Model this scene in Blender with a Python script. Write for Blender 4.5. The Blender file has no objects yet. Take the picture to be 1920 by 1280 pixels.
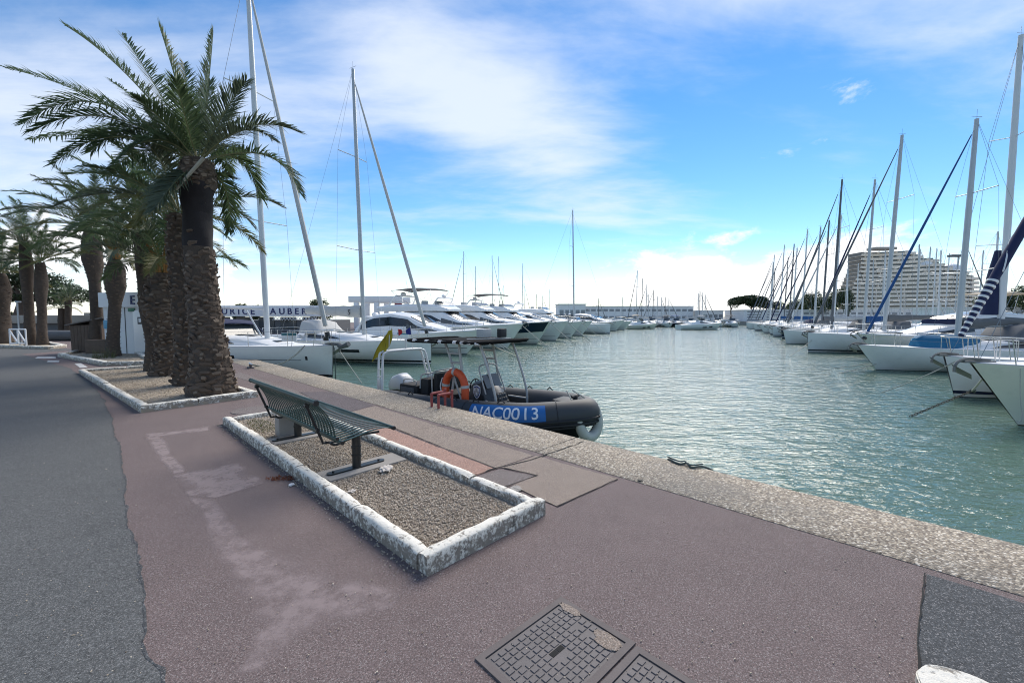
import bpy, bmesh, math, random
import numpy as np
from mathutils import Vector, Matrix
R = math.radians
# ------------------------------------------------------------------ camera, sky, sun, exposure
sc = bpy.context.scene
FPX, CAMH, PITCH = 790.0, 1.65, math.atan(48 / 790.0)
cam_d = bpy.data.cameras.new('camera'); cam = bpy.data.objects.new('camera', cam_d)
sc.collection.objects.link(cam); sc.camera = cam
cam_d.sensor_width = 36; cam_d.lens = 36 * FPX / 1920; cam_d.clip_start = 0.05; cam_d.clip_end = 6000
cam.location = (0, 0, CAMH); cam.rotation_euler = (math.pi / 2 - PITCH, 0, 0)
sc.view_settings.view_transform = 'Standard'; sc.view_settings.look = 'None'
sc.view_settings.gamma = 1; sc.view_settings.exposure = 1.5; sc.view_settings.use_curve_mapping = False
sc.cycles.use_denoising = True; sc.cycles.filter_width = 1.05
sc.cycles.max_bounces = 6; sc.cycles.diffuse_bounces = 3; sc.cycles.glossy_bounces = 3
sc.cycles.transparent_max_bounces = 6; sc.cycles.caustics_reflective = False; sc.cycles.caustics_refractive = False
SUN_EL, SUN_AZ = 43, 24          # degrees; azimuth from +Y towards +X
world = bpy.data.worlds.new('World'); sc.world = world; world.use_nodes = True
wt = world.node_tree; wt.nodes.clear()
def wn(t, **k):
    n = wt.nodes.new(t)
    for a, b in k.items(): setattr(n, a, b)
    return n
def wl(a, b): wt.links.new(a, b)
def wmath(op, a, b=None, clamp=False):
    n = wn('ShaderNodeMath', operation=op); n.use_clamp = clamp
    for i, v in enumerate((a, b)):
        if v is None: continue
        if isinstance(v, (int, float)): n.inputs[i].default_value = v
        else: wl(v, n.inputs[i])
    return n.outputs[0]
def wramp(v, lo, hi):
    n = wn('ShaderNodeMapRange', interpolation_type='SMOOTHSTEP'); wl(v, n.inputs[0])
    n.inputs[1].default_value = lo; n.inputs[2].default_value = hi
    return n.outputs[0]
sky = wn('ShaderNodeTexSky', sky_type='NISHITA'); sky.sun_disc = False
sky.sun_elevation = R(SUN_EL); sky.sun_rotation = R(SUN_AZ); sky.air_density = 1.0; sky.dust_density = 0.0; sky.ozone_density = 3.0
hs = wn('ShaderNodeHueSaturation'); hs.inputs['Saturation'].default_value = 1.24; hs.inputs['Value'].default_value = .98; hs.inputs['Hue'].default_value = .500
wl(sky.outputs[0], hs.inputs['Color'])
tc = wn('ShaderNodeTexCoord'); sep = wn('ShaderNodeSeparateXYZ'); wl(tc.outputs['Generated'], sep.inputs[0])
dx, dy, dz = sep.outputs
# cloud deck: the viewing direction meets a flat layer overhead
zz = wmath('ADD', wmath('MAXIMUM', dz, 0.0), 0.14)
comb = wn('ShaderNodeCombineXYZ'); wl(wmath('DIVIDE', dx, zz), comb.inputs[0]); wl(wmath('DIVIDE', dy, zz), comb.inputs[1])
rot = wn('ShaderNodeMapping'); rot.inputs['Rotation'].default_value = (0, 0, R(-38)); rot.inputs['Scale'].default_value = (0.55, 1.25, 1)
rot.inputs['Location'].default_value = (3.1, 0.6, 0)
wl(comb.outputs[0], rot.inputs[0])
def wnoise(vec, scale, detail=6, rough=0.55, dist=0.0):
    n = wn('ShaderNodeTexNoise'); n.inputs['Scale'].default_value = scale; n.inputs['Detail'].default_value = detail
    n.inputs['Roughness'].default_value = rough; n.inputs['Distortion'].default_value = dist; wl(vec, n.inputs['Vector']); return n.outputs['Fac']
veil = wnoise(rot.outputs[0], 0.9, 8, 0.58, 0.5)
fine = wnoise(rot.outputs[0], 3.2, 8, 0.6, 0.3)
# direction masks of the clouds in view (azimuth, elevation) as soft tilted ellipses
az = wmath('ARCTAN2', dx, dy); el = wmath('ARCSINE', dz)
def blob(a0, e0, ra, re, tilt):
    a = wmath('SUBTRACT', az, R(a0)); e = wmath('SUBTRACT', el, R(e0)); c, s = math.cos(R(tilt)), math.sin(R(tilt))
    p = wmath('DIVIDE', wmath('ADD', wmath('MULTIPLY', a, c), wmath('MULTIPLY', e, s)), R(ra))
    q = wmath('DIVIDE', wmath('SUBTRACT', wmath('MULTIPLY', e, c), wmath('MULTIPLY', a, s)), R(re))
    d = wmath('SQRT', wmath('ADD', wmath('MULTIPLY', p, p), wmath('MULTIPLY', q, q)))
    return wramp(d, 1.25, 0.0)
cov = None
for b, wgt in ((blob(0, 23, 38, 10, -30), .30), (blob(-46, 14, 26, 22, 0), .14), (blob(46, 42, 36, 16, -8), .56), (blob(-34, 34, 20, 10, 10), -.10), (blob(30, 15, 24, 13, -20), -.22), (blob(2, 11, 22, 7, 0), -.20)):
    v = wmath('MULTIPLY', b, wgt); cov = v if cov is None else wmath('ADD', cov, v)
streak = wramp(wmath('ADD', wmath('ADD', wmath('MULTIPLY', veil, 0.85), wmath('MULTIPLY', fine, 0.45)), cov), 0.50, 0.98)
# low cumulus near the horizon
cv = wn('ShaderNodeMapping'); cv.inputs['Scale'].default_value = (1, 1, 2.0); wl(tc.outputs['Generated'], cv.inputs[0])
puff = wnoise(cv.outputs[0], 7.5, 10, 0.62, 0.2)
pc = None
for b, wgt in ((blob(20.5, 3.6, 13, 8.0, -8), .52), (blob(36, 4.6, 12, 6.4, 12), .50), (blob(-47, 6, 26, 7, 0), .42), (blob(27.5, 9.4, 4.5, 1.3, 10), .27), (blob(38, 22, 7, 2.2, -18), .25),
               (blob(33.5, 18, 6, 1.6, 5), .24), (blob(46, 35, 7, 4.0, 20), .20), (blob(52, 37, 9, 6, 20), .25)):
    v = wmath('MULTIPLY', b, wgt); pc = v if pc is None else wmath('ADD', pc, v)
cum = wramp(wmath('ADD', puff, pc), 0.70, 0.90)
hz = wmath('MULTIPLY', wramp(el, R(10), R(-2)), 0.70)
fac = wmath('MAXIMUM', wmath('MAXIMUM', wmath('MULTIPLY', streak, .82), wmath('MULTIPLY', cum, .95)), hz)
cc = wn('ShaderNodeMix', data_type='RGBA'); cc.inputs[6].default_value = (5.5, 5.9, 6.6, 1); cc.inputs[7].default_value = (7.2, 7.2, 7.2, 1); wl(wmath('MAXIMUM', cum, wramp(el, R(16), R(3))), cc.inputs[0])
mx = wn('ShaderNodeMix', data_type='RGBA'); wl(fac, mx.inputs[0]); wl(hs.outputs[0], mx.inputs[6]); wl(cc.outputs[2], mx.inputs[7])
bg = wn('ShaderNodeBackground'); bg.inputs['Strength'].default_value = 0.060; wl(mx.outputs[2], bg.inputs['Color'])
wo = wn('ShaderNodeOutputWorld'); wl(bg.outputs[0], wo.inputs[0])
sun_d = bpy.data.lights.new('sun', 'SUN'); sun_d.energy = 1.5; sun_d.angle = R(40); sun_d.color = (1, .92, .81)
sun = bpy.data.objects.new('sun', sun_d); sc.collection.objects.link(sun)
_sd = Vector((math.sin(R(SUN_AZ)) * math.cos(R(SUN_EL)), math.cos(R(SUN_AZ)) * math.cos(R(SUN_EL)), math.sin(R(SUN_EL))))
sun.rotation_euler = _sd.to_track_quat('Z', 'Y').to_euler(); sun.location = (0, 0, 60)

# ------------------------------------------------------------------ helpers
C = sc.collection
rnd = random.Random(11)
_cp, _sp = math.cos(PITCH), math.sin(PITCH)
def ray(x, y):
    a, b = (x - 960) / FPX, (640 - y) / FPX
    return Vector((a, _cp + b * _sp, -_sp + b * _cp))
def G(x, y, z=0.0):
    "point of the level plane z seen at photo pixel (x, y)"
    d = ray(x, y); t = (z - CAMH) / d.z
    return Vector((d.x * t, d.y * t, z))
def P(x, y, Y):
    "point at forward distance Y seen at photo pixel (x, y)"
    d = ray(x, y); t = Y / d.y
    return Vector((d.x * t, Y, CAMH + d.z * t))
def V(*a): return Vector(a)

class MB:
    def __init__(s): s.v = []; s.f = []; s.m = []
    def add(s, vs, fs, mi=0):
        o = len(s.v); s.v += [tuple(p) for p in vs]; s.f += [tuple(i + o for i in f) for f in fs]; s.m += [mi] * len(fs); return s
    def box(s, c, d, rz=0, mi=0, taper=1.0):
        cx, cy, cz = c; a, b, h = d[0] / 2, d[1] / 2, d[2] / 2; co, si = math.cos(rz), math.sin(rz); vs = []
        for z, k in ((-h, 1), (h, taper)):
            for x, y in ((-a, -b), (a, -b), (a, b), (-a, b)):
                vs.append((cx + (x * co - y * si) * k, cy + (x * si + y * co) * k, cz + z))
        return s.add(vs, [(3, 2, 1, 0), (4, 5, 6, 7), (0, 1, 5, 4), (1, 2, 6, 5), (2, 3, 7, 6), (3, 0, 4, 7)], mi)
    def bbox(s, c, d, bev=.01, rz=0, mi=0):
        "box with chamfered edges"
        bm = bmesh.new(); bmesh.ops.create_cube(bm, size=1)
        bmesh.ops.scale(bm, vec=d, verts=bm.verts); bmesh.ops.bevel(bm, geom=list(bm.edges), offset=bev, segments=2, affect='EDGES', profile=.6)
        bmesh.ops.rotate(bm, matrix=Matrix.Rotation(rz, 3, 'Z'), verts=bm.verts); bmesh.ops.translate(bm, vec=c, verts=bm.verts)
        return s.addbm(bm, mi)
    def addbm(s, bm, mi=0):
        bm.verts.index_update(); s.add([v.co for v in bm.verts], [[v.index for v in f.verts] for f in bm.faces], mi); bm.free(); return s
    def tube(s, pts, r, n=8, caps=True, mi=0, closed=False):
        pts = [Vector(p) for p in pts]; k = len(pts)
        rs = r if isinstance(r, (list, tuple)) else [r] * k
        T = []
        for i in range(k):
            a = pts[(i - 1) % k] if closed else pts[max(i - 1, 0)]; b = pts[(i + 1) % k] if closed else pts[min(i + 1, k - 1)]
            t = (b - a); T.append(t.normalized() if t.length > 1e-9 else Vector((0, 0, 1)))
        up = Vector((0, 0, 1)) if abs(T[0].z) < .9 else Vector((1, 0, 0))
        nrm = (up - T[0] * up.dot(T[0])).normalized(); vs = []; 
        for i in range(k):
            nrm = (nrm - T[i] * nrm.dot(T[i]))
            if nrm.length < 1e-6: nrm = T[i].orthogonal()
            nrm.normalize(); bi = T[i].cross(nrm)
            for j in range(n):
                a = 2 * math.pi * j / n; vs.append(pts[i] + (nrm * math.cos(a) + bi * math.sin(a)) * rs[i])
        fs = []
        for i in range(k if closed else k - 1):
            for j in range(n):
                a = i * n + j; b = i * n + (j + 1) % n; c = ((i + 1) % k) * n; fs.append((a, b, c + (j + 1) % n, c + j))
        if caps and not closed: fs += [tuple(range(n - 1, -1, -1)), tuple(range((k - 1) * n, k * n))]
        return s.add(vs, fs, mi)
    def loft(s, rings, closed=True, cap0=False, cap1=False, mi=0, flip=False):
        n = len(rings[0]); vs = [p for r in rings for p in r]; fs = []
        for i in range(len(rings) - 1):
            for j in range(n if closed else n - 1):
                q = (i * n + j, i * n + (j + 1) % n, (i + 1) * n + (j + 1) % n, (i + 1) * n + j); fs.append(q[::-1] if flip else q)
        if cap0: fs.append(tuple(range(n)) if flip else tuple(range(n - 1, -1, -1)))
        if cap1: b = (len(rings) - 1) * n; fs.append(tuple(range(b + n - 1, b - 1, -1)) if flip else tuple(range(b, b + n)))
        return s.add(vs, fs, mi)
    def prism(s, poly, z0, z1, mi=0):
        n = len(poly); vs = [(p[0], p[1], z0) for p in poly] + [(p[0], p[1], z1) for p in poly]
        ar = sum(poly[i][0] * poly[(i + 1) % n][1] - poly[(i + 1) % n][0] * poly[i][1] for i in range(n))
        fs = [tuple(range(n - 1, -1, -1)), tuple(range(n, 2 * n))] + [(i, (i + 1) % n, n + (i + 1) % n, n + i) for i in range(n)]
        if ar < 0: fs = [f[::-1] for f in fs]
        return s.add(vs, fs, mi)
    def slab(s, pts, off, mi=0):
        "a planar outline (list of 3D points) given thickness along the vector off"
        pts = [Vector(p) for p in pts]; off = Vector(off); n = len(pts)
        return s.add(pts + [p + off for p in pts], [tuple(range(n)), tuple(range(2 * n - 1, n - 1, -1))] + [(i, i + n, (i + 1) % n + n, (i + 1) % n) for i in range(n)], mi)
    def lathe(s, prof, n=16, c=(0, 0, 0), mi=0, cap=True):
        rings = [[(c[0] + r * math.cos(2 * math.pi * j / n), c[1] + r * math.sin(2 * math.pi * j / n), c[2] + z) for j in range(n)] for r, z in prof]
        return s.loft(rings, True, cap, cap, mi)
    def mesh(s, name, mats, smooth=True, ang=38):
        me = bpy.data.meshes.new(name); me.from_pydata(s.v, [], s.f)
        if not isinstance(mats, (list, tuple)): mats = [mats]
        for m in mats: me.materials.append(m)
        if len(mats) > 1: me.polygons.foreach_set('material_index', s.m)
        if smooth: me.shade_smooth(); me.set_sharp_from_angle(angle=R(ang))
        me.update(); return me
    def build(s, name, mats, parent=None, smooth=True, ang=38, **k):
        return obj(name, s.mesh(name, mats, smooth, ang), parent, **k)
def obj(name, me, parent=None, label=None, cat=None, group=None, kind=None, loc=None):
    o = bpy.data.objects.new(name, me); C.objects.link(o)
    if parent is not None: o.parent = parent
    if loc is not None: o.location = loc
    return tag(o, label, cat, group, kind)
def tag(o, label=None, cat=None, group=None, kind=None):
    if label: o['label'] = label
    if cat: o['category'] = cat
    if group: o['group'] = group
    if kind: o['kind'] = kind
    return o
def thing(name, label, cat, loc=(0, 0, 0), rz=0, group=None):
    o = bpy.data.objects.new(name, None); C.objects.link(o); o.empty_display_size = .2
    o.location = loc; o.rotation_euler = (0, 0, rz); return tag(o, label, cat, group)
def tubeobj(name, pts, r, mat, parent=None, n=6, **k):
    return MB().tube(pts, r, n).build(name, mat, parent, ang=60, **k)
def bez(p0, p1, p2, n):
    p0, p1, p2 = Vector(p0), Vector(p1), Vector(p2)
    return [p0 * (1 - t) ** 2 + p1 * 2 * t * (1 - t) + p2 * t * t for t in (i / (n - 1) for i in range(n))]
def cat_rom(pts, n=6, closed=False):
    pts = [Vector(p) for p in pts]; k = len(pts); out = []
    for i in range(k if closed else k - 1):
        g = lambda j: pts[j % k] if closed else pts[min(max(j, 0), k - 1)]
        a, b, c, d = g(i - 1), g(i), g(i + 1), g(i + 2)
        for q in range(n):
            t = q / n; out.append(.5 * ((2 * b) + (c - a) * t + (2 * a - 5 * b + 4 * c - d) * t * t + (3 * b - a - 3 * c + d) * t ** 3))
    if not closed: out.append(pts[-1])
    return out
def sagline(a, b, sag, n=12):
    a, b = Vector(a), Vector(b)
    return [a.lerp(b, i / n) - Vector((0, 0, sag * 4 * (i / n) * (1 - i / n))) for i in range(n + 1)]
def text_mesh(body, size=1.0, bold=False, extrude=0.0):
    cu = bpy.data.curves.new('lettering', 'FONT'); cu.body = body; cu.size = size; cu.extrude = extrude
    if bold: cu.offset = .012 * size
    cu.resolution_u = 4; o = bpy.data.objects.new('lettering_source', cu); C.objects.link(o)
    bpy.context.view_layer.update()
    me = bpy.data.meshes.new_from_object(o.evaluated_get(bpy.context.evaluated_depsgraph_get()))
    bpy.data.objects.remove(o); bpy.data.curves.remove(cu); return me

# ------------------------------------------------------------------ materials
class NT:
    def __init__(s, name):
        s.m = bpy.data.materials.new(name); s.m.use_nodes = True; s.t = s.m.node_tree
        s.b = s.t.nodes['Principled BSDF']; s.out = s.t.nodes['Material Output']; s.pos = s.n('ShaderNodeNewGeometry').outputs['Position']
    def n(s, t, **k):
        x = s.t.nodes.new(t)
        for a, b in k.items(): setattr(x, a, b)
        return x
    def l(s, a, b): s.t.links.new(a, b)
    def noise(s, scale, detail=4, rough=.55, vec=None, dist=0):
        x = s.n('ShaderNodeTexNoise'); x.inputs['Scale'].default_value = scale; x.inputs['Detail'].default_value = detail
        x.inputs['Roughness'].default_value = rough; x.inputs['Distortion'].default_value = dist; s.l(vec or s.pos, x.inputs['Vector']); return x.outputs['Fac']
    def ramp(s, f, lo, hi):
        x = s.n('ShaderNodeMapRange', interpolation_type='SMOOTHSTEP'); s.l(f, x.inputs[0]); x.inputs[1].default_value = lo; x.inputs[2].default_value = hi; return x.outputs[0]
    def mix(s, f, a, b, blend='MIX'):
        x = s.n('ShaderNodeMix', data_type='RGBA', blend_type=blend)
        for i, v in ((0, f), (6, a), (7, b)):
            if isinstance(v, (int, float)): x.inputs[i].default_value = v
            elif isinstance(v, tuple): x.inputs[i].default_value = (*v[:3], 1)
            else: s.l(v, x.inputs[i])
        return x.outputs[2]
    def math(s, op, a, b=0):
        x = s.n('ShaderNodeMath', operation=op)
        for i, v in ((0, a), (1, b)):
            if isinstance(v, (int, float)): x.inputs[i].default_value = v
            else: s.l(v, x.inputs[i])
        return x.outputs[0]
    def bump(s, h, strength=.3, dist=.01, prev=None):
        x = s.n('ShaderNodeBump'); x.inputs['Strength'].default_value = strength; x.inputs['Distance'].default_value = dist; s.l(h, x.inputs['Height'])
        if prev: s.l(prev, x.inputs['Normal'])
        s.l(x.outputs[0], s.b.inputs['Normal']); return x.outputs[0]
    def col(s, c):
        if isinstance(c, tuple): s.b.inputs['Base Color'].default_value = (*c[:3], 1)
        else: s.l(c, s.b.inputs['Base Color'])
        return s
    def set(s, rough=.5, metal=0, spec=.5, **k):
        s.b.inputs['Roughness'].default_value = rough; s.b.inputs['Metallic'].default_value = metal; s.b.inputs['Specular IOR Level'].default_value = spec
        for a, b in k.items(): s.b.inputs[a].default_value = b
        return s
def sc3(c, k): return tuple(min(1, x * k) for x in c)
def mat(name, c, rough=.5, metal=0, var=.12, vs=3.0, fine=40, bump=0, spec=.5, bd=.004):
    t = NT(name); f = t.noise(vs, 5, .6); g = t.noise(fine, 3)
    a = t.mix(f, sc3(c, 1 - var * 1.6), sc3(c, 1 + var * 1.6)); a = t.mix(.35, a, t.mix(g, sc3(c, 1 - var), sc3(c, 1 + var)))
    t.col(a).set(rough, metal, spec)
    if bump: t.bump(g, bump, bd)
    return t.m
def asphalt(name, c, stone=.34, stain=.34, scale=230):
    t = NT(name); v = t.n('ShaderNodeTexVoronoi'); v.inputs['Scale'].default_value = scale; t.l(t.pos, v.inputs['Vector'])
    sepc = t.n('ShaderNodeSeparateColor'); t.l(v.outputs['Color'], sepc.inputs[0])
    big = t.noise(.55, 6, .62); mid = t.noise(3.2, 5, .6); tiny = t.noise(420, 2)
    base = t.mix(big, sc3(c, 1 - stain), sc3(c, 1 + stain)); base = t.mix(t.ramp(mid, .35, .75), base, sc3(c, 1.18))
    base = t.mix(t.ramp(sepc.outputs[0], .25, 1.0), t.mix(.55, base, sc3(c, .45)), base)
    grain = t.noise(105, 3, .7); base = t.mix(t.ramp(grain, .52, .72), base, sc3(c, 2.1)); base = t.mix(t.ramp(grain, .47, .30), base, sc3(c, .28))
    bright = t.ramp(sepc.outputs[1], .84, .98)
    base = t.mix(t.math('MULTIPLY', bright, stone), base, (.55, .52, .50))
    base = t.mix(t.math('MULTIPLY', t.ramp(tiny, .55, .75), .25), base, sc3(c, 1.9))
    t.col(base).set(.88, 0, .35)
    h = t.math('ADD', t.math('MULTIPLY', v.outputs['Distance'], -.8), tiny); t.bump(h, .55, .004); return t.m
M_RED = asphalt('red_asphalt', (.168, .127, .121))
M_GREY = asphalt('grey_asphalt', (.104, .107, .106), .3, .18)
M_DARK = asphalt('dark_asphalt', (.070, .074, .078), .4, .15, 190)
M_PALE = asphalt('worn_asphalt', (.215, .175, .176), .3, .3)
M_PATCH = asphalt('patch_asphalt', (.120, .098, .102), .3, .15)
M_TAN = asphalt('tan_concrete', (.27, .215, .175), .4, .22, 210)
M_PINK = asphalt('pink_concrete', (.37, .225, .175), .4, .25, 210)
M_BROWN = asphalt('brown_concrete', (.180, .150, .140), .4, .25, 210)
def aggregate(name, scale=66):
    t = NT(name); v = t.n('ShaderNodeTexVoronoi'); v.inputs['Scale'].default_value = scale; t.l(t.pos, v.inputs['Vector'])
    sepc = t.n('ShaderNodeSeparateColor'); t.l(v.outputs['Color'], sepc.inputs[0])
    cr = t.n('ShaderNodeValToRGB'); t.l(sepc.outputs[0], cr.inputs[0]); e = cr.color_ramp.elements
    e[0].position = 0; e[0].color = (.11, .085, .062, 1); e[1].position = 1; e[1].color = (.74, .68, .58, 1)
    for p, c in ((.3, (.25, .20, .15)), (.55, (.36, .31, .24)), (.8, (.50, .42, .31))): q = e.new(p); q.color = (*c, 1)
    big = t.noise(.8, 5, .6); mort = t.ramp(v.outputs['Distance'], .35, .75)
    c = t.mix(t.math('MULTIPLY', mort, .7), cr.outputs[0], (.17, .15, .125)); c = t.mix(t.ramp(big, .42, .7), c, t.mix(.55, c, (.17, .16, .145)))
    t.col(c).set(.85, 0, .35); t.bump(t.math('MULTIPLY', v.outputs['Distance'], -1), .7, .008); return t.m
M_AGG = aggregate('exposed_aggregate')
def kerbpaint(name, amount=.5):
    t = NT(name); a = t.noise(13, 9, .72); b = t.noise(38, 6, .65); g = t.noise(120, 3); nz = t.n('ShaderNodeSeparateXYZ')
    t.l(t.n('ShaderNodeNewGeometry').outputs['Normal'], nz.inputs[0])
    m = t.math('ADD', t.math('MULTIPLY', a, .6), t.math('MULTIPLY', b, .4)); m = t.math('ADD', m, t.math('MULTIPLY', nz.outputs[2], .10))
    m = t.ramp(m, amount - .03, amount + .06)
    conc = t.mix(b, (.19, .165, .135), (.38, .335, .28)); conc = t.mix(t.ramp(t.noise(5, 6, .7), .56, .7), conc, (.07, .062, .055))
    t.col(t.mix(m, conc, t.mix(g, (.70, .66, .57), (.84, .80, .71)))).set(.85, 0, .3)
    t.bump(t.math('ADD', t.math('MULTIPLY', m, .35), b), .7, .012); return t.m
M_KERB = kerbpaint('chipped_white_kerb', .515)
M_CONC = mat('grey_concrete', (.30, .28, .255), .9, var=.2, vs=4, fine=90, bump=.5)
def speck(name, cols, rough=.9):
    t = NT(name); oi = t.n('ShaderNodeTexWhiteNoise'); 
    geo = t.n('ShaderNodeNewGeometry'); cr = t.n('ShaderNodeValToRGB'); t.l(geo.outputs['Random Per Island'], cr.inputs[0]); e = cr.color_ramp.elements
    for i, c in enumerate(cols):
        p = i / (len(cols) - 1); q = e[0] if i == 0 else (e[1] if i == 1 else e.new(p)); q.position = p; q.color = (*c, 1)
    t.col(cr.outputs[0]).set(rough, 0, .3); return t.m
M_PEB = speck('gravel_stones', [(.17, .135, .10), (.46, .385, .30), (.31, .25, .19), (.62, .54, .44), (.38, .315, .245)])
M_SOIL = mat('gravel_soil', (.30, .25, .195), .95, var=.35, vs=2.2, fine=130, bump=.8, bd=.01)
M_DIRT = mat('dry_earth', (.36, .30, .225), .95, var=.3, vs=1.3, fine=110, bump=.8, bd=.012)
M_GREEN = mat('bench_green_paint', (.012, .046, .036), .45, var=.15, vs=12, spec=.6)
M_BLACKP = mat('black_paint', (.012, .014, .015), .38, var=.2, vs=9)
M_IRON = mat('cast_iron', (.120, .108, .108), .7, .1, var=.3, vs=6, fine=120, bump=.35)
M_RUST = mat('rusty_iron', (.125, .105, .100), .8, .05, var=.3, vs=7, fine=150, bump=.4)
M_HOLE = mat('black_hole', (.006, .006, .006), .9)  # flat black colour standing in for the dark inside openings, key holes and cracks
def water():
    t = NT('harbour_water'); mp = t.n('ShaderNodeMapping'); t.l(t.pos, mp.inputs[0]); mp.inputs['Rotation'].default_value = (0, 0, R(-14)); mp.inputs['Scale'].default_value = (.62, 1.5, 1)
    a = t.noise(2.1, 3, .55, mp.outputs[0], .4); b = t.noise(6.2, 3, .6, mp.outputs[0], .5); c = t.noise(.35, 3, .5, mp.outputs[0])
    h = t.math('ADD', t.math('MULTIPLY', a, 1.0), t.math('ADD', t.math('MULTIPLY', b, .42), t.math('MULTIPLY', c, 1.1)))
    big = t.noise(.09, 3, .5)
    t.col(t.mix(big, (.078, .142, .106), (.108, .182, .138))).set(.035, 0, .5); t.b.inputs['IOR'].default_value = 1.34
    t.bump(h, 1.0, .082); return t.m
M_WATER = water()
M_WALL = mat('quay_wall_concrete', (.16, .155, .14), .9, var=.35, vs=1.5, fine=40, bump=.6)
M_GEL = mat('white_gelcoat', (.80, .80, .79), .28, var=.03, vs=.8, spec=.5)
M_DECK = mat('white_deck', (.80, .80, .785), .55, var=.05, vs=2.2, fine=25)
M_CREAM = mat('cream_gelcoat', (.66, .645, .58), .3, var=.05, vs=1.2)
M_SUPER = mat('superstructure_white', (.79, .795, .79), .25, var=.04, vs=.9)
M_GLASS = mat('tinted_glass', (.014, .018, .022), .06, var=.3, vs=1.5, spec=.6)
M_GLASS2 = mat('smoky_glass', (.06, .075, .085), .08, var=.3, vs=1.5, spec=.6)
M_ALU = mat('anodised_mast', (.42, .45, .47), .42, .35, var=.08, vs=2)
M_WMAST = mat('white_mast_paint', (.62, .645, .66), .35, var=.05, vs=2)
M_DMAST = mat('dark_mast', (.10, .11, .125), .4, var=.1, vs=2)
M_STEEL = mat('stainless_steel', (.55, .56, .57), .25, .9, var=.06)
M_WIRE = mat('rigging_wire', (.22, .24, .26), .4, .5, var=.05)
M_ROPE = mat('mooring_rope', (.46, .44, .38), .9, var=.2, vs=60, bump=.5)
M_DROPE = mat('dark_rope', (.07, .09, .085), .9, var=.2, vs=60, bump=.5)
M_GALV = mat('galvanised_steel', (.20, .195, .185), .55, .4, var=.25, vs=12)
M_PANE = mat('pale_far_window', (.24, .26, .28), .3, var=.2, vs=.5)
M_CHAIN = mat('weedy_chain', (.13, .12, .10), .8, .3, var=.3, vs=30, bump=.5)
M_NAVY = mat('navy_canvas', (.010, .017, .065), .8, var=.25, vs=5, bump=.3, fine=70)
M_BLUE = mat('blue_canvas', (.012, .075, .22), .78, var=.2, vs=5, bump=.3)
M_TURQ = mat('turquoise_canvas', (.012, .135, .26), .75, var=.22, vs=5, fine=14, bump=.5, bd=.02)
M_GCANV = mat('grey_canvas', (.13, .135, .14), .85, var=.15, vs=5, bump=.3)
M_LCANV = mat('pale_canvas', (.50, .50, .485), .85, var=.1, vs=4, fine=18, bump=.4, bd=.01)
M_BEIGE = mat('beige_canvas', (.42, .36, .27), .85, var=.12, vs=4, bump=.3)
M_TEAK = mat('teak', (.30, .19, .105), .7, var=.25, vs=9, fine=60, bump=.3)
M_TUBE = mat('rib_tube_rubber', (.044, .047, .050), .62, var=.12, vs=2.5, fine=60, bump=.08)
M_RUB = mat('black_rubber', (.018, .019, .022), .6, var=.2, vs=8)
M_RHULL = mat('rib_hull_black', (.014, .015, .018), .3, var=.2, vs=3)
M_CONS = mat('console_charcoal', (.048, .051, .056), .38, var=.12, vs=4)
M_CUSH = mat('black_vinyl', (.020, .020, .021), .75, var=.15, vs=14, fine=80, bump=.2)
M_QUILT = mat('grey_quilted_vinyl', (.085, .088, .092), .6, var=.15, vs=20, bump=.3)
M_TWHITE = mat('white_powder_coat', (.64, .645, .64), .35, var=.06, vs=9)
M_FRAMEG = mat('grey_tube_frame', (.42, .415, .40), .4, var=.08, vs=8)
M_ENG = mat('outboard_white', (.60, .61, .62), .3, var=.05)
M_ORANGE = mat('lifebuoy_orange', (.62, .085, .022), .55, var=.15, vs=9, bump=.2)
M_REDP = mat('faded_red_paint', (.30, .06, .055), .6, var=.25, vs=14, bump=.2)
M_YEL = mat('yellow_flag_cloth', (.33, .27, .018), .85, var=.15, vs=7, bump=.2)
M_FB = mat('flag_blue', (.015, .03, .20), .8); M_FW = mat('flag_white', (.7, .7, .7), .8); M_FR = mat('flag_red', (.45, .02, .03), .8)
M_PANEL = mat('blue_number_panel', (.012, .13, .38), .5, var=.12, vs=8)
M_LET = mat('white_lettering', (.78, .8, .82), .5, var=.04); M_NLET = mat('navy_lettering', (.02, .03, .13), .5); M_KLET = mat('black_lettering', (.02, .02, .025), .5)
M_FEND = mat('dirty_white_fender', (.52, .52, .46), .55, var=.2, vs=8, bump=.1)
M_NAVYH = mat('navy_hull', (.006, .020, .038), .2, var=.1, vs=1)
M_BLDW = mat('white_render', (.78, .785, .78), .85, var=.06, vs=.6)
M_BLDB = mat('pale_apartment_concrete', (.86, .78, .655), .85, var=.08, vs=.15)
M_BLDBEI = mat('beige_render', (.37, .34, .29), .9, var=.12, vs=.8)
M_KIOSK = mat('kiosk_white_panel', (.70, .71, .71), .6, var=.06, vs=1.3)
M_WOOD = mat('weathered_hut_wood', (.115, .082, .062), .85, var=.3, vs=5, fine=50, bump=.4)
M_ROOFF = mat('felt_roof', (.17, .15, .135), .9, var=.2, vs=4)
M_PAPER = mat('crumpled_paper', (.55, .50, .45), .9, var=.15, vs=12)
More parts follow.
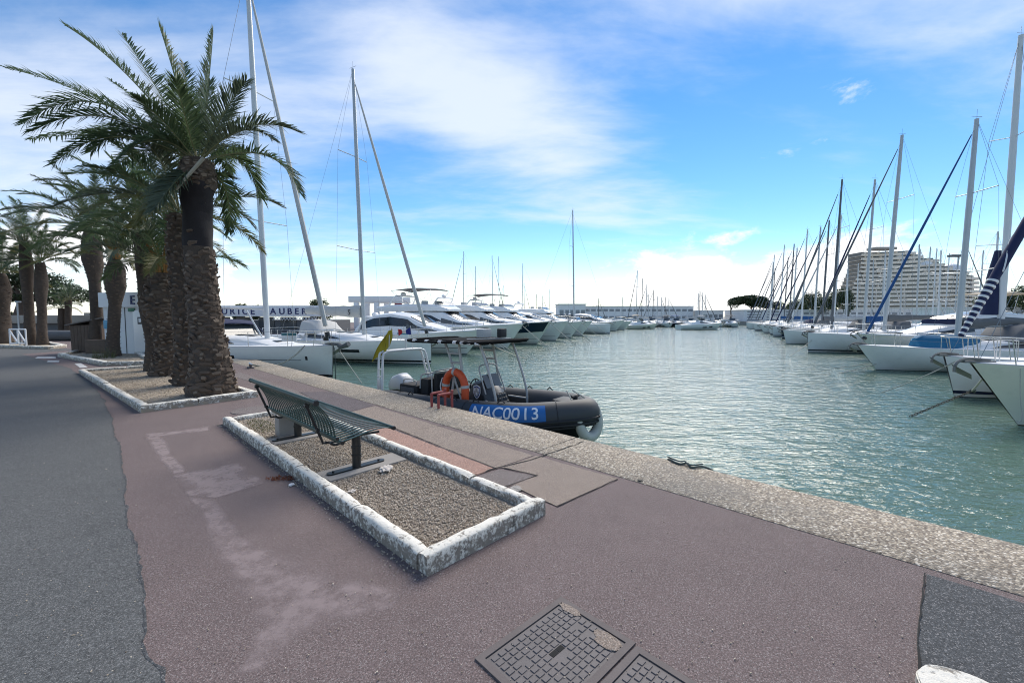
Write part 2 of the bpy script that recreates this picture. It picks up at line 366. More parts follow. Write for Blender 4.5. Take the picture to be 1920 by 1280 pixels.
def leafmat(name, a, b, trans=.42):
    t = NT(name); geo = t.n('ShaderNodeNewGeometry'); f = t.noise(1.1, 4, .6)
    c = t.mix(geo.outputs['Random Per Island'], a, b); c = t.mix(t.ramp(f, .4, .75), c, t.mix(.5, c, sc3(b, 1.2)))
    t.col(c).set(.5, 0, .4)
    tr = t.n('ShaderNodeBsdfTranslucent'); t.l(c, tr.inputs[0]); ms = t.n('ShaderNodeMixShader'); ms.inputs[0].default_value = trans
    t.l(t.b.outputs[0], ms.inputs[1]); t.l(tr.outputs[0], ms.inputs[2]); t.l(ms.outputs[0], t.out.inputs[0]); return t.m
M_FROND = leafmat('palm_frond', (.052, .094, .048), (.115, .162, .074))
M_FRONDY = leafmat('palm_frond_drying', (.115, .135, .045), (.17, .16, .065))
M_FRONDG = leafmat('palm_frond_grey', (.055, .085, .058), (.11, .135, .085))
M_PINEL = leafmat('pine_needles', (.018, .034, .016), (.052, .075, .030), .1)
M_TREEL = leafmat('tree_leaves', (.022, .042, .016), (.055, .085, .030), .15)
M_GRASS = leafmat('weeds', (.07, .09, .03), (.17, .16, .06), .2)
M_RACHIS = mat('palm_rachis', (.17, .17, .075), .6, var=.2, vs=8)
M_RACHO = mat('palm_leaf_base_orange', (.30, .14, .035), .7, var=.25, vs=8)
M_BARK = mat('palm_trunk_bark', (.078, .058, .044), .95, var=.35, vs=6, fine=45, bump=.9, bd=.02)
M_BARKD = mat('bare_dark_trunk', (.022, .018, .019), .9, var=.3, vs=7, fine=60, bump=.6, bd=.01)
M_STUB = mat('palm_leaf_stub', (.112, .081, .060), .92, var=.35, vs=11, fine=60, bump=.6, bd=.01)
M_STUBL = mat('pale_palm_leaf_stub', (.185, .142, .105), .92, var=.35, vs=9, fine=60, bump=.6, bd=.01)
M_PBARK = mat('pine_bark', (.11, .085, .07), .95, var=.3, vs=3, fine=20, bump=.8, bd=.03)
def hullmat(name, c, stripe=(.02, .025, .05), z0=.1, z1=.2, foul=(.03, .035, .05), rough=.22):
    "hull paint with a boot stripe between the heights z0 and z1 above the waterline"
    t = NT(name); tcn = t.n('ShaderNodeTexCoord'); sp = t.n('ShaderNodeSeparateXYZ'); t.l(tcn.outputs['Object'], sp.inputs[0]); z = sp.outputs[2]
    gt = lambda v: t.math('GREATER_THAN', z, v)
    base = t.mix(t.noise(.7, 4), sc3(c, .94), sc3(c, 1.04)); grime = t.noise(2.5, 6, .7)
    base = t.mix(t.math('MULTIPLY', t.ramp(grime, .5, .8), .16), base, (.30, .29, .22))
    a = t.mix(gt(.02), foul, sc3(c, .93)); a = t.mix(gt(z0), a, stripe); a = t.mix(gt(z1), a, base)
    t.col(a).set(rough, 0, .5); return t.m
# ------------------------------------------------------------------ ground, quay, water
WZ = -1.0
QD = Vector((-.7193, .6947, 0)); QN = Vector((.6947, .7193, 0)); QE = Vector((1.26, 5.26, 0))
UU = Vector((.4305, .9026, 0)); HL = Vector((.9026, -.4305, 0))     # channel direction, heading of the left-hand boats
def Q(t, off=0.0, z=0.0): p = QE + QD * t + QN * off; return Vector((p.x, p.y, z))
def sheet(name, pts, z, m, parent=None, th=.003, **k):
    b = MB(); pts = [(p[0], p[1]) for p in pts]; b.prism(pts, z - th, z); return b.build(name, m, parent, smooth=False, **k)
def jag(pts, amp, step, seed=1):
    r = random.Random(seed); out = []
    for a, b in zip(pts[:-1], pts[1:]):
        a, b = Vector(a), Vector(b); n = max(1, int((b - a).length / step)); nrm = Vector((-(b - a).y, (b - a).x, 0)).normalized()
        for i in range(n): out.append(a.lerp(b, i / n) + nrm * r.uniform(-amp, amp))
    out.append(Vector(pts[-1])); return out
b = MB(); b.add([(-2500, -600, WZ), (2500, -600, WZ), (2500, 4500, WZ), (-2500, 4500, WZ)], [(0, 1, 2, 3)])
b.build('water', M_WATER, kind='structure', smooth=False)
c1 = Q(15.0); c2 = c1 + Vector((-.9, .436, 0)) * 10.5; c3 = Vector((-21.2, 23.6, 0)); c4 = c3 + UU * 74
CW = .85
e0, e1 = Q(-42, -.02), Q(15.0, -.02)
quay_poly = [e0, e1, c2, c3, c4, c4 - HL * 24, Vector((-95, 118, 0)), Vector((-110, -60, 0)), Vector((28, -60, 0))]
b = MB(); b.prism([(p.x, p.y) for p in quay_poly], -3, -.012)
b.build('quay_wall', M_WALL, kind='structure', smooth=False)
# red asphalt promenade sits on the quay behind the coping
pr = [Q(-42, -CW), Q(15.0, -CW), c1 + Vector((-.9, .436, 0)) * 1.2 + Vector((-.436, -.9, 0)) * .6, c2 + Vector((-.436, -.9, 0)) * .6] + quay_poly[3:]
sheet('promenade', pr, 0.0, M_RED, kind='structure', th=.011)
coping = tag(bpy.data.objects.new('quay_coping', None), kind='structure'); C.objects.link(coping)
ts = [-42, -36, -30, -24, -18, -12.4, -7.4, -3.6, .52, 5.2, 9.4, 12.4, 15.0]
for a, bb in zip(ts[:-1], ts[1:]):
    m = MB(); n = max(4, int((bb - a) / .25)); rr = random.Random(int(a * 10)); top = []
    for i in range(n + 1):
        t = a + .006 + (bb - a - .012) * i / n; j = rr.uniform(-.012, .012)
        ring = [Q(t, -CW, -.3), Q(t, -CW, .004), Q(t, -CW + .02, .010), Q(t, -.03 + j * .5, .012 + j * .2), Q(t, 0 + j, -.012), Q(t, .0 + j, -.35)]; top.append(ring)
    m.loft(top, True, True, True); m.build('coping_block', M_AGG, coping, ang=50)
# grey road
edge_px = [(330, 1380), (300, 1280), (268, 1220), (262, 1120), (250, 1040), (240, 950), (228, 880), (214, 800), (196, 752), (168, 716), (128, 690), (70, 672), (40, 664)]
edge = jag(jag([G(*p) for p in edge_px], .022, .32, 4), .010, .07, 5)
road = edge + [G(150, 655), G(100, 653), G(0, 651), Vector((-60, 30, 0)), Vector((-60, -30, 0)), Vector((-1.0, -30, 0)), Vector((-.9, 0, 0))]
sheet('road', road, .004, M_GREY, kind='structure')
# dark seam where the two asphalts meet
sm = MB(); ee = [p for p in edge if p.y < 14]
rr = random.Random(9)
ws = [(.004 + .016 * rr.random() ** 2) for _ in ee]
for i in range(len(ee) - 1):
    a, c = ee[i], ee[i + 1]; n = Vector((-(c - a).y, (c - a).x, 0)).normalized()
    sm.add([a - n * ws[i], a + n * ws[i] * .4, c + n * ws[i + 1] * .4, c - n * ws[i + 1]], [(0, 1, 2, 3)])
sm.v = [(x, y, .0055) for x, y, z in sm.v]
sm.build('road_seam', M_HOLE if False else M_DARK, kind='structure', smooth=False)
def patch(name, px, m, z=.004, amp=.015, seed=1, step=.12):
    pts = [G(*p) for p in px]; return sheet(name, jag(pts + [pts[0]], amp, step, seed)[:-1], z, m, kind='structure')
def wornmat(name, c, thr=.5):
    "worn surface coat with ragged see-through gaps"
    t = NT(name); v = t.noise(7, 8, .7); g = t.noise(190, 3)
    t.col(t.mix(g, sc3(c, .55), sc3(c, 1.35))).set(.9, 0, .3); t.bump(g, .5, .004)
    tr = t.n('ShaderNodeBsdfTransparent'); ms = t.n('ShaderNodeMixShader'); at = t.n('ShaderNodeAttribute', attribute_name='fade')
    t.l(t.math('MULTIPLY', t.math('MULTIPLY', t.ramp(v, thr - .22, thr + .14), .7), at.outputs['Fac']), ms.inputs[0])
    t.l(tr.outputs[0], ms.inputs[1]); t.l(t.b.outputs[0], ms.inputs[2]); t.l(ms.outputs[0], t.out.inputs[0]); return t.m
def wpatch(px, m, z, seed):
    "worn coat whose cover thins out towards its ragged edge"
    pts = [G(*p) for p in px]; pts = jag(pts + [pts[0]], .02, .12, seed)[:-1]
    bm = bmesh.new(); f = bm.faces.new([bm.verts.new((p.x, p.y, z)) for p in pts]); bmesh.ops.triangulate(bm, faces=[f]); lay = bm.verts.layers.float.new('fade')
    border = {v for v in bm.verts}; bmesh.ops.subdivide_edges(bm, edges=list(bm.edges), cuts=3, use_grid_fill=True)
    for v in bm.verts: v[lay] = 0.0 if v.is_boundary else 1.0
    me = bpy.data.meshes.new('worn_marking'); bm.to_mesh(me); bm.free(); me.materials.append(m)
    return obj('worn_marking', me, kind='structure')
M_WORN = wornmat('worn_pale_coat', (.36, .292, .284), .43)
M_WORN2 = wornmat('worn_faint_coat', (.35, .282, .275), .49)
wpatch([(268, 814), (394, 799), (396, 807), (306, 818), (352, 884), (318, 890)], M_WORN, .0012, 2)
wpatch([(318, 892), (452, 866), (500, 905), (402, 936), (352, 928)], M_WORN, .0018, 3)
wpatch([(352, 930), (405, 938), (470, 1010), (600, 1060), (760, 1110), (740, 1140), (560, 1200), (500, 1250), (430, 1275), (480, 1180), (420, 1080)], M_WORN2, .0012, 5)
# slabs along the coping
patch('paving_slab', [(560, 735), (628, 734), (700, 760), (640, 776)], M_PATCH, .004, .006, 6)
patch('paving_slab', [(640, 777), (703, 761), (835, 803), (1000, 854), (930, 878), (737, 802)], M_TAN, .004, .006, 7)
patch('paving_slab', [(700, 800), (733, 804), (930, 880), (870, 897), (660, 822)], M_PINK, .004, .010, 8)
patch('paving_slab', [(935, 880), (1005, 892), (940, 915), (885, 900)], M_BROWN, .004, .006, 9)
patch('paving_slab', [(940, 877), (1005, 855), (1158, 898), (1045, 950), (960, 912), (1010, 892)], M_TAN, .0075, .008, 10)
patch('paving_slab', [(450, 698), (560, 734), (640, 776), (560, 740), (430, 704)], M_BROWN, .004, .01, 12)
patch('dark_asphalt_patch', [(1737, 1076), (1925, 1133), (2300, 1245), (2300, 1600), (1690, 1600), (1722, 1250), (1724, 1180)], M_DARK, .004, .008, 11)
def crack(px, w=.010, z=.0115, seed=1, amp=.012):
    pts = jag([G(*p) for p in px], amp, .07, seed); m = MB(); r = random.Random(seed)
    ww = [w * r.uniform(.3, 1.2) for _ in pts]
    for i in range(len(pts) - 1):
        a, c = pts[i], pts[i + 1]; n = Vector((-(c - a).y, (c - a).x, 0)).normalized()
        m.add([(a - n * ww[i])[:2] + (z,), (a + n * ww[i])[:2] + (z,), (c + n * ww[i + 1])[:2] + (z,), (c - n * ww[i + 1])[:2] + (z,)], [(0, 1, 2, 3)])
    return m.build('pavement_crack', M_HOLE, kind='structure', smooth=False)
crack([(735, 801), (835, 842), (930, 879)], .007, .0115, 1, .003)
crack([(870, 897), (930, 879), (985, 866), (1042, 848)], .011, .0115, 2)
crack([(1042, 848), (1095, 829)], .010, .017, 3)
crack([(775, 807), (835, 798)], .006, .0115, 4)
crack([(945, 878), (1006, 893), (940, 916)], .006, .0115, 5, .004)
crack([(1158, 899), (1045, 950)], .004, .0115, 6, .004)
crack([(1735, 1076), (1724, 1180), (1722, 1262)], .006, .0095, 7, .006)
# white paint dashes beside the far planting beds
for px in ([(70, 669), (105, 669), (104, 672), (66, 672)], [(90, 676), (112, 676), (110, 679), (88, 679)], [(140, 682), (152, 681), (165, 689), (150, 690)], [(164, 694), (178, 693), (190, 701), (174, 703)]):
    patch('road_marking', px, M_LET if False else mat('road_paint', (.5, .5, .49), .8, var=.25, vs=9), .010, .01, 3)
# white kerb nose in the lower right corner
def kerbstone(a, c, w, h, parent, side=1, m=None, seed=0, z=0.0, cap=True):
    "one rough kerb stone from a to c (outer ground line), width w towards the given side"
    a, c = Vector(a), Vector(c); d = (c - a); L = d.length; d.normalize(); nrm = Vector((-d.y, d.x, 0)) * side; r = random.Random(seed * 7 + 3)
    n = max(3, int(L / .09)); rings = []; bv = .014
    prof = [(0, -.06), (0, h * .5), (.002, h - bv), (bv, h), (w * .5, h + .002), (w - bv, h), (w, h - bv), (w, h * .5), (w, -.06)]
    for i in range(n + 1):
        s = i / n; e = .012 * (1 if i in (0, n) else 0); p = a + d * (.007 + (L - .014) * s); ring = []
        for q, (u, zz_) in enumerate(prof):
            j = r.uniform(-.003, .003) + (r.uniform(-.014, 0) if q in (2, 3, 5, 6) and r.random() < .10 else 0)
            ring.append(p + nrm * (u + (j if 0 < q < 8 else 0)) + Vector((0, 0, z + zz_ + (j - e if 0 < q < 8 else 0))))
        rings.append(ring)
    return MB().loft(rings, True, True, True, flip=(side > 0)).build('kerb_stone', m or M_KERB, parent, ang=55)
def kerbrun(pts, w, h, parent, side, lens=1.0, seed=0):
    for a, c in zip(pts[:-1], pts[1:]):
        a, c = Vector(a), Vector(c); L = (c - a).length; n = max(1, round(L / lens)); r = random.Random(seed); cuts = [0] + [(i + r.uniform(-.15, .15)) / n for i in range(1, n)] + [1]
        for i in range(n): kerbstone(a.lerp(c, cuts[i]), a.lerp(c, cuts[i + 1]), w, h * r.uniform(.90, 1.06), parent, side, None, seed * 31 + i); 
        seed += 1
kn = thing('kerb_edging', 'rounded white kerb end at the lower right edge of the photo', 'kerb', G(1718, 1285))
kp = [G(1716, 1308), G(1722, 1290), G(1740, 1283), G(1790, 1294), G(1850, 1318), G(1950, 1380), G(1900, 1450), G(1760, 1380)]
k0 = G(1716, 1308); m = MB(); pl = cat_rom([p - k0 for p in kp], 4, True); m.prism([(p.x, p.y) for p in pl], -.05, .040)
bm_top = [(p.x, p.y) for p in pl]; cx_, cy_ = sum(p[0] for p in bm_top) / len(bm_top), sum(p[1] for p in bm_top) / len(bm_top)
m.prism([((x - cx_) * .96 + cx_, (y - cy_) * .96 + cy_) for x, y in bm_top],   .040, .048); m.build('kerb_stone', M_KERB, kn, ang=60)

# ------------------------------------------------------------------ gravel
def pebbles(poly_fn, n, x0, x1, y0, y1, smin, smax, z, seed):
    "n small angular stones inside the test polygon, one mesh"
    r = np.random.RandomState(seed); base = np.array([(1, 0, 0), (-1, 0, 0), (0, 1, 0), (0, -1, 0), (0, 0, .75), (0, 0, -.4)], float)
    tri = np.array([(0, 2, 4), (2, 1, 4), (1, 3, 4), (3, 0, 4), (2, 0, 5), (1, 2, 5), (3, 1, 5), (0, 3, 5)])
    P_ = []
    while len(P_) < n:
        x, y = r.uniform(x0, x1), r.uniform(y0, y1)
        if poly_fn(x, y): P_.append((x, y))
    P_ = np.array(P_); s = r.uniform(smin, smax, (n, 1, 1)) * r.uniform(.6, 1.3, (n, 6, 3)); ang = r.uniform(0, 6.28, n); ca, sa = np.cos(ang), np.sin(ang)
    v = base[None] * s; x = v[:, :, 0] * ca[:, None] - v[:, :, 1] * sa[:, None] + P_[:, :1]; y = v[:, :, 0] * sa[:, None] + v[:, :, 1] * ca[:, None] + P_[:, 1:]
    vv = np.stack([x, y, v[:, :, 2] + z], 2).reshape(-1, 3); ff = (tri[None] + (np.arange(n) * 6)[:, None, None]).reshape(-1, 3)
    me = bpy.data.meshes.new('gravel'); me.vertices.add(len(vv)); me.vertices.foreach_set('co', vv.ravel()); me.loops.add(ff.size); me.loops.foreach_set('vertex_index', ff.ravel())
    me.polygons.add(len(ff)); me.polygons.foreach_set('loop_start', np.arange(len(ff)) * 3); me.update(); me.validate(); me.materials.append(M_PEB); return me
def weeds(n, cx, cy, rx, ry, hmax, seed, rot=0, z=0):
    r = random.Random(seed); m = MB()
    for _ in range(n):
        a = r.uniform(0, 6.28); q = math.sqrt(r.random()); lx, ly = q * math.cos(a) * rx, q * math.sin(a) * ry
        x, y = cx + lx * math.cos(rot) - ly * math.sin(rot), cy + lx * math.sin(rot) + ly * math.cos(rot); h = r.uniform(.3, 1) * hmax; d = r.uniform(0, 6.28); w = .004 + .004 * r.random(); lean = r.uniform(.2, .9) * h
        ux, uy = math.cos(d), math.sin(d)
        m.add([(x - uy * w, y + ux * w, z), (x + uy * w, y - ux * w, z), (x + ux * lean, y + uy * lean, z + h)], [(0, 1, 2)])
    return m

# ------------------------------------------------------------------ planting bed under the bench
PA = Vector((-.54, 2.57, 0)); BA = Vector((-.716, .698, 0)); BB = Vector((.698, .716, 0)); BLen, BWid = 5.43, 1.18
bed = thing('planting_bed', 'long gravel bed with chipped white kerb around the green bench', 'planting bed', PA)
def bl(a, c, z=0.0): p = BA * a + BB * c; return Vector((p.x, p.y, z))
KW, KH = .102, .125
kerbrun([bl(KW + .004, 0), bl(BLen, 0)], KW, KH, bed, -1, .98, 1)
kerbrun([bl(0, 0), bl(0, BWid)], KW, KH + .006, bed, 1, 1.3, 20)
kerbrun([bl(BLen - .0, KW + .004), bl(BLen, BWid)], .10, KH * .8, bed, -1, 1.2, 40)
kerbrun([bl(KW + .004, BWid), bl(2.55, BWid), bl(BLen - .105, BWid)], .092, KH * .9, bed, 1, .95, 60)
m = MB(); nx, ny = 70, 16; r_ = random.Random(5); vs = []
for i in range(nx + 1):
    for j in range(ny + 1):
        a, c = .10 + (BLen - .2) * i / nx, .08 + (BWid - .16) * j / ny; vs.append(bl(a, c, .030 + r_.uniform(-.004, .004)))
m.add(vs, [(i * (ny + 1) + j, i * (ny + 1) + j + 1, (i + 1) * (ny + 1) + j + 1, (i + 1) * (ny + 1) + j) for i in range(nx) for j in range(ny)]); m.build('soil', M_SOIL, bed)
def in_bed(x, y):
    a, c = x * BA.x + y * BA.y, x * BB.x + y * BB.y
    return .17 < a < BLen - .12 and .16 < c < BWid - .14
gx = [bl(a, c) for a in (0, BLen) for c in (0, BWid)]
obj('gravel', pebbles(in_bed, 26000, min(p.x for p in gx), max(p.x for p in gx), min(p.y for p in gx), max(p.y for p in gx), .005, .0125, .037, 3), bed, kind='stuff')
wm = weeds(420, bl(4.7, .35).x, bl(4.7, .35).y, .5, .16, .05, 8, math.atan2(BA.y, BA.x), .03); wm.build('weeds', M_GRASS, bed, smooth=False, kind='stuff')
# bench: legs from the photograph
LN, LF = G(669, 876, .05), G(559, 818, .05)
LN.z = LF.z = 0
for p in (LN, LF):
    q = p - PA; a0 = q.dot(BA); m = MB(); m.prism([bl(a0 - .17, .17)[:2], bl(a0 - .15, BWid - .15)[:2], bl(a0 + .16, BWid - .15)[:2], bl(a0 + .15, .16)[:2]], .01, .052); m.build('footing', M_CONC, bed, smooth=False)
ax = (LF - LN).normalized(); ay = Vector((ax.y, -ax.x, 0))      # ay points to the water
mid = (LN + LF) / 2; span = (LF - LN).length
bench = thing('park_bench', 'dark green metal slat bench with curved back facing the water', 'bench', mid, math.atan2(ax.y, ax.x), None)
# local x along the bench, local +y = away from the water
hb = span / 2; HALF = 1.02
for s in (-1, 1):
    leg = MB().tube([(s * hb, 0, .055), (s * hb, 0, .405)], .045, 16).build('leg', M_BLACKP, bench)
    for z_ in (.19, .28): MB().tube([(s * hb, 0, z_ - .007), (s * hb, 0, z_ + .007)], .052, 16).build('collar', M_BLACKP, leg)
    m = MB(); pl = [(s * hb + .045 * math.cos(t) , .27 * (1 if math.cos(t - math.pi / 2) > 0 else -1) + .045 * math.sin(t)) for t in [i * math.pi / 8 for i in range(16)]]
    m.prism(pl, .052, .066); m.build('foot_plate', M_BLACKP, bench, ang=30)
    for q in (-.25, .25): MB().tube([(s * hb, q, .064), (s * hb, q, .080)], .012, 8).build('bolt', M_STEEL if False else M_BLACKP, bench)
    br = MB().tube(cat_rom([(s * hb, -.26, .385), (s * hb, 0, .392), (s * hb, .20, .345), (s * hb, .27, .375)], 4), .016, 8); br.build('seat_bracket', M_BLACKP, bench)
    sx = s * (HALF - .13) if s > 0 else s * (HALF - .30)
    MB().tube([(sx, .10, .335), (sx, .30, .355), (sx, .345, .48), (sx, .46, .79)], .014, 8).tube([(sx - .02, .45, .765), (sx + .02, .45, .765)], .024, 8).tube([(sx - .02, .352, .50), (sx + .02, .352, .50)], .02, 8).build('back_bracket', M_BLACKP, bench)
rails = [(-.33, .445, .020), (.235, .405, .018), (.285, .455, .016), (.475, .835, .024)]
for y, z, r0 in rails:
    rl = MB().tube([(-HALF, y, z), (HALF, y, z)], r0, 12).build('rail', M_GREEN, bench)
    for s in (-1, 1): MB().tube([(s * HALF - .012, y, z), (s * HALF + .012, y, z)], r0 * 1.12, 12).build('end_cap', M_BLACKP, rl)
seat_path = cat_rom([(0, -.33, .445), (0, -.22, .462), (0, -.08, .455), (0, .08, .425), (0, .235, .405)], 4)
back_path = cat_rom([(0, .285, .455), (0, .302, .56), (0, .352, .68), (0, .425, .78), (0, .475, .835)], 4)
def slatmesh(path, nm):
    m = MB(); rings = []
    for i, p in enumerate(path):
        t = (path[min(i + 1, len(path) - 1)] - path[max(i - 1, 0)]).normalized(); nn = Vector((0, -t.z, t.y)); rings.append([p + Vector((sx, 0, 0)) + nn * sz for sx, sz in ((-.013, -.004), (.013, -.004), (.013, .004), (-.013, .004))])
    return m.loft(rings, True, True, True).mesh(nm, M_GREEN, True, 40)
me_s, me_b = slatmesh(seat_path, 'seat_slat'), slatmesh(back_path, 'back_slat')
NS = 27
for i in range(NS):
    x = -HALF + .045 + (2 * HALF - .09) * i / (NS - 1)
    obj('seat_slat', me_s, bench, loc=(x, 0, 0)); obj('back_slat', me_b, bench, loc=(x, 0, 0))
# hollow concrete block by the far leg
p = G(537, 815, .04); blk = thing('concrete_block', 'hollow grey concrete block standing beside the far bench leg', 'block', (p.x, p.y, .045), R(44))
m = MB(); W_, D_, H_ = .22, .20, .27; t_ = .03
for c, d in (((-W_ / 2 + t_ / 2, 0, H_ / 2), (t_, D_, H_)), ((W_ / 2 - t_ / 2, 0, H_ / 2), (t_, D_, H_)), ((0, D_ / 2 - t_ / 2, H_ / 2), (W_ - 2 * t_, t_, H_)), ((0, -D_ / 2 + t_ / 2, H_ / 2), (W_ - 2 * t_, t_, H_))): m.box(c, d)
m.build('shell', M_CONC, blk, smooth=False); MB().box((0, 0, .06), (W_ - 2 * t_, D_ - 2 * t_, .1)).build('core', M_CONC, blk, smooth=False)
# crumpled paper
def crumple(name, p, s, seed, label, m=M_PAPER, flat=.35):
    bm = bmesh.new(); bmesh.ops.create_icosphere(bm, subdivisions=3, radius=s); r = random.Random(seed)
    for v in bm.verts: k = r.uniform(.55, 1.1); v.co = Vector((v.co.x * k, v.co.y * k * 1.2, max(-.1 * s, v.co.z * k * flat)))
    return MB().addbm(bm).build(name, m, smooth=False, label=label, cat='litter', loc=p)
p = G(724, 880, .05); crumple('crumpled_paper', (p.x, p.y, .062), .075, 3, 'crumpled pale paper lying on the gravel by the near bench leg')
p = G(660, 920, .05); crumple('crumpled_paper', (p.x, p.y, .050), .035, 4, 'small scrap of paper on the gravel near the road-side kerb')
p = G(547, 910); crumple('paper_scrap', (p.x, p.y, .010), .030, 5, 'small white scrap on the red asphalt outside the kerb', M_FW)
p = G(968, 918); crumple('concrete_crumb', (p.x, p.y, .012), .06, 6, 'broken pale lump beside the water-side kerb', M_CONC, .2)
p = G(528, 898); m = weeds(160, 0, 0, .16, .06, .03, 4); m.build('red_leaf_litter', leafmat('red_leaves', (.16, .03, .02), (.26, .12, .06)), label='small heap of reddish leaves against the outer kerb', cat='litter', smooth=False, loc=(p.x, p.y, .006))
# round cover near the bed
p = G(475, 769); m = MB().lathe([(.33, .0), (.33, .008), (.30, .010), (.0001, .010)], 28, cap=False); m.build('round_cover', M_BROWN, label='round worn utility cover set in the asphalt between the two beds', cat='utility cover', loc=(p.x, p.y, .001))
# ------------------------------------------------------------------ iron access covers
K1, K2, K3 = G(890, 1236), G(1052, 1120), G(1196, 1203)
ea = (K2 - K1).normalized(); eb = (K3 - K2); eb = (eb - ea * eb.dot(ea)).normalized()
CL, CB = (K2 - K1).length, (K3 - K2).length
def cover(org, la, lb, na, nb, label, holes, seed):
    th_ = thing('access_cover', label, 'manhole cover', org, math.atan2(ea.y, ea.x)); sgn = 1 if ea.cross(eb).z > 0 else -1
    def L(a, c, z): return (a, sgn * c, z)
    m = MB(); fw = .035
    def rect(a0, a1, c0, c1, z0, z1): m.prism([L(a0, c0, 0)[:2], L(a1, c0, 0)[:2], L(a1, c1, 0)[:2], L(a0, c1, 0)[:2]], z0, z1)
    rect(0, la, 0, fw, -.01, .010); rect(0, la, lb - fw, lb, -.01, .010); rect(0, fw, fw, lb - fw, -.01, .010); rect(la - fw, la, fw, lb - fw, -.01, .010); m.build('frame', M_RUST, th_, smooth=False)
    m = MB(); rect(fw + .004, la - fw - .004, fw + .004, lb - fw - .004, -.01, .004); m.build('plate', M_IRON, th_, smooth=False)
    pa, pb = (la - 2 * fw - .03) / na, (lb - 2 * fw - .03) / nb
    tm = MB(); tm.box((0, 0, 0), (pa - .007, pb - .007, .005), taper=.86); tme = tm.mesh('stud', M_IRON, False); rr = random.Random(seed)
    for i in range(na):
        for j in range(nb):
            if (i, j) in holes: continue
            o = obj('stud', tme, th_, loc=L(fw + .015 + (i + .5) * pa, fw + .015 + (j + .5) * pb, .0062 - rr.random() * .0012))
    for (i, j) in holes:
        if rr.random() < .55:
            MB().box(L(fw + .015 + (i + .5) * pa, fw + .015 + (j + .5) * pb, .0045), (pa * .9, pb * .8, .003)).build('key_hole', M_HOLE, th_, smooth=False)
    return th_, L
h1 = {(10, 4), (10, 6), (2, 3), (5, 5), (5, 6), (6, 5), (6, 6), (2, 9)}
cv1, L1 = cover(K1, CL, CB, 12, 11, 'iron access cover with raised studs and a crusted pale corner', h1, 2)
o2 = K1 + eb * (CB + .012)
cover(o2, CL * .98, CB, 12, 11, 'iron access cover with raised studs cut off by the lower frame edge', {(9, 5), (9, 6), (3, 3), (5, 5), (6, 6), (5, 6)}, 4)
for (a, c, s1, s2, sd) in ((CL * .86, CB * .78, .055, .085, 3), (CL * .92, CB * .22, .028, .08, 5)):
    r = random.Random(sd); pl = [(a + s1 * math.cos(t) * r.uniform(.7, 1.15), L1(0, c + s2 * math.sin(t) * r.uniform(.7, 1.1), 0)[1]) for t in [i * math.pi / 9 for i in range(18)]]
    MB().prism(pl, .004, .0105).build('mortar_crust', M_TAN, cv1, smooth=False)
# scattered grit
gr = MB(); r = random.Random(21)
for _ in range(700):
    px, py = r.uniform(30, 1700), 700 + 580 * r.random() ** .8; p = G(px, py)
    rel = p - PA; aa, cc_ = rel.dot(BA), rel.dot(BB)
    if -.2 < aa < BLen + .1 and -.05 < cc_ < BWid + .1: continue
    if (p - QE).dot(QN) > -.9: continue
    s = r.uniform(.0015, .005); gr.box((p.x, p.y, .006), (s * 1.6, s, s), r.uniform(0, 3))
for _ in range(420):
    t = r.random() * BLen; p = PA + BA * t - BB * abs(r.gauss(0, .05)); s = r.uniform(.003, .008); gr.box((p.x, p.y, .006), (s * 1.6, s, s), r.uniform(0, 3))
gr.build('loose_grit', M_PEB, smooth=False, kind='stuff', label='loose pale grit scattered over the asphalt', cat='grit')
# old mooring line lying over the coping
pl = [Q(-.72, .0, -.05), Q(-.76, -.03, .022), Q(-.90, -.10, .022), Q(-.98, -.04, .03), Q(-1.05, -.12, .022), Q(-1.12, -.03, .03), Q(-1.22, .02, .0)]
mr = thing('old_mooring_line', 'frayed dark mooring line lying over the edge of the quay', 'rope', Q(-1.0, -.05, 0)); o_ = Vector(mr.location)
tubeobj('rope', cat_rom([p - o_ for p in pl], 5), .011, M_DROPE, mr); tubeobj('strand', cat_rom([p - o_ + Vector((.03 * math.sin(i * 2), .03, .015)) for i, p in enumerate(pl[1:6])], 5), .008, M_DROPE, mr)
p = G(1200, 902); crumple('litter_clump', (p.x, p.y, .012), .03, 8, 'small dark clump at the inner edge of the coping', M_CHAIN)
# red ladder hoops on the quay edge
lad = thing('quay_ladder', 'red steel ladder hoops rising over the quay edge by the inflatable boat', 'ladder', Q(4.0, 0, 0)); o_ = Vector(lad.location)
for px, pw in ((822, 40), (852, 40)):
    g0 = G(px - 20, 765); t0 = (g0 - QE).dot(QD)
    for nm, t1, w in (('hoop', t0, .42),):
        a, c = Q(t1 - .0, -.10) - o_, Q(t1 - .40, -.10) - o_; up = Vector((0, 0, 1)); m = MB()
        w2 = Vector((QN.x, QN.y, 0)) * .17
        m.tube(cat_rom([a - w2 * .9, a - w2 * .9 + up * .22, a - w2 * .8 + up * .25, a + w2 * .75 + up * .25, a + w2 * .85 + up * .22, a + w2 * .85 - up * .9], 4), .024, 8)
        m.build('hoop', M_REDP, lad)
# mooring cleat near the end of the quay
p = G(470, 690); cl_ = thing('mooring_cleat', 'small grey mooring cleat on the quay edge under the near sailing boat', 'cleat', (p.x, p.y, .0), R(130))
MB().bbox((0, 0, .02), (.34, .16, .035), .01).build('base', M_IRON, cl_); MB().tube([(-.09, 0, .03), (-.09, 0, .12)], .03, 8).tube([(.09, 0, .03), (.09, 0, .12)], .03, 8).build('post', M_IRON, cl_)
MB().tube([(-.24, 0, .15), (-.1, 0, .13), (.1, 0, .13), (.24, 0, .15)], [.02, .032, .032, .02], 8).build('horn', M_STEEL, cl_)
CLEAT = Vector((p.x, p.y, .12))
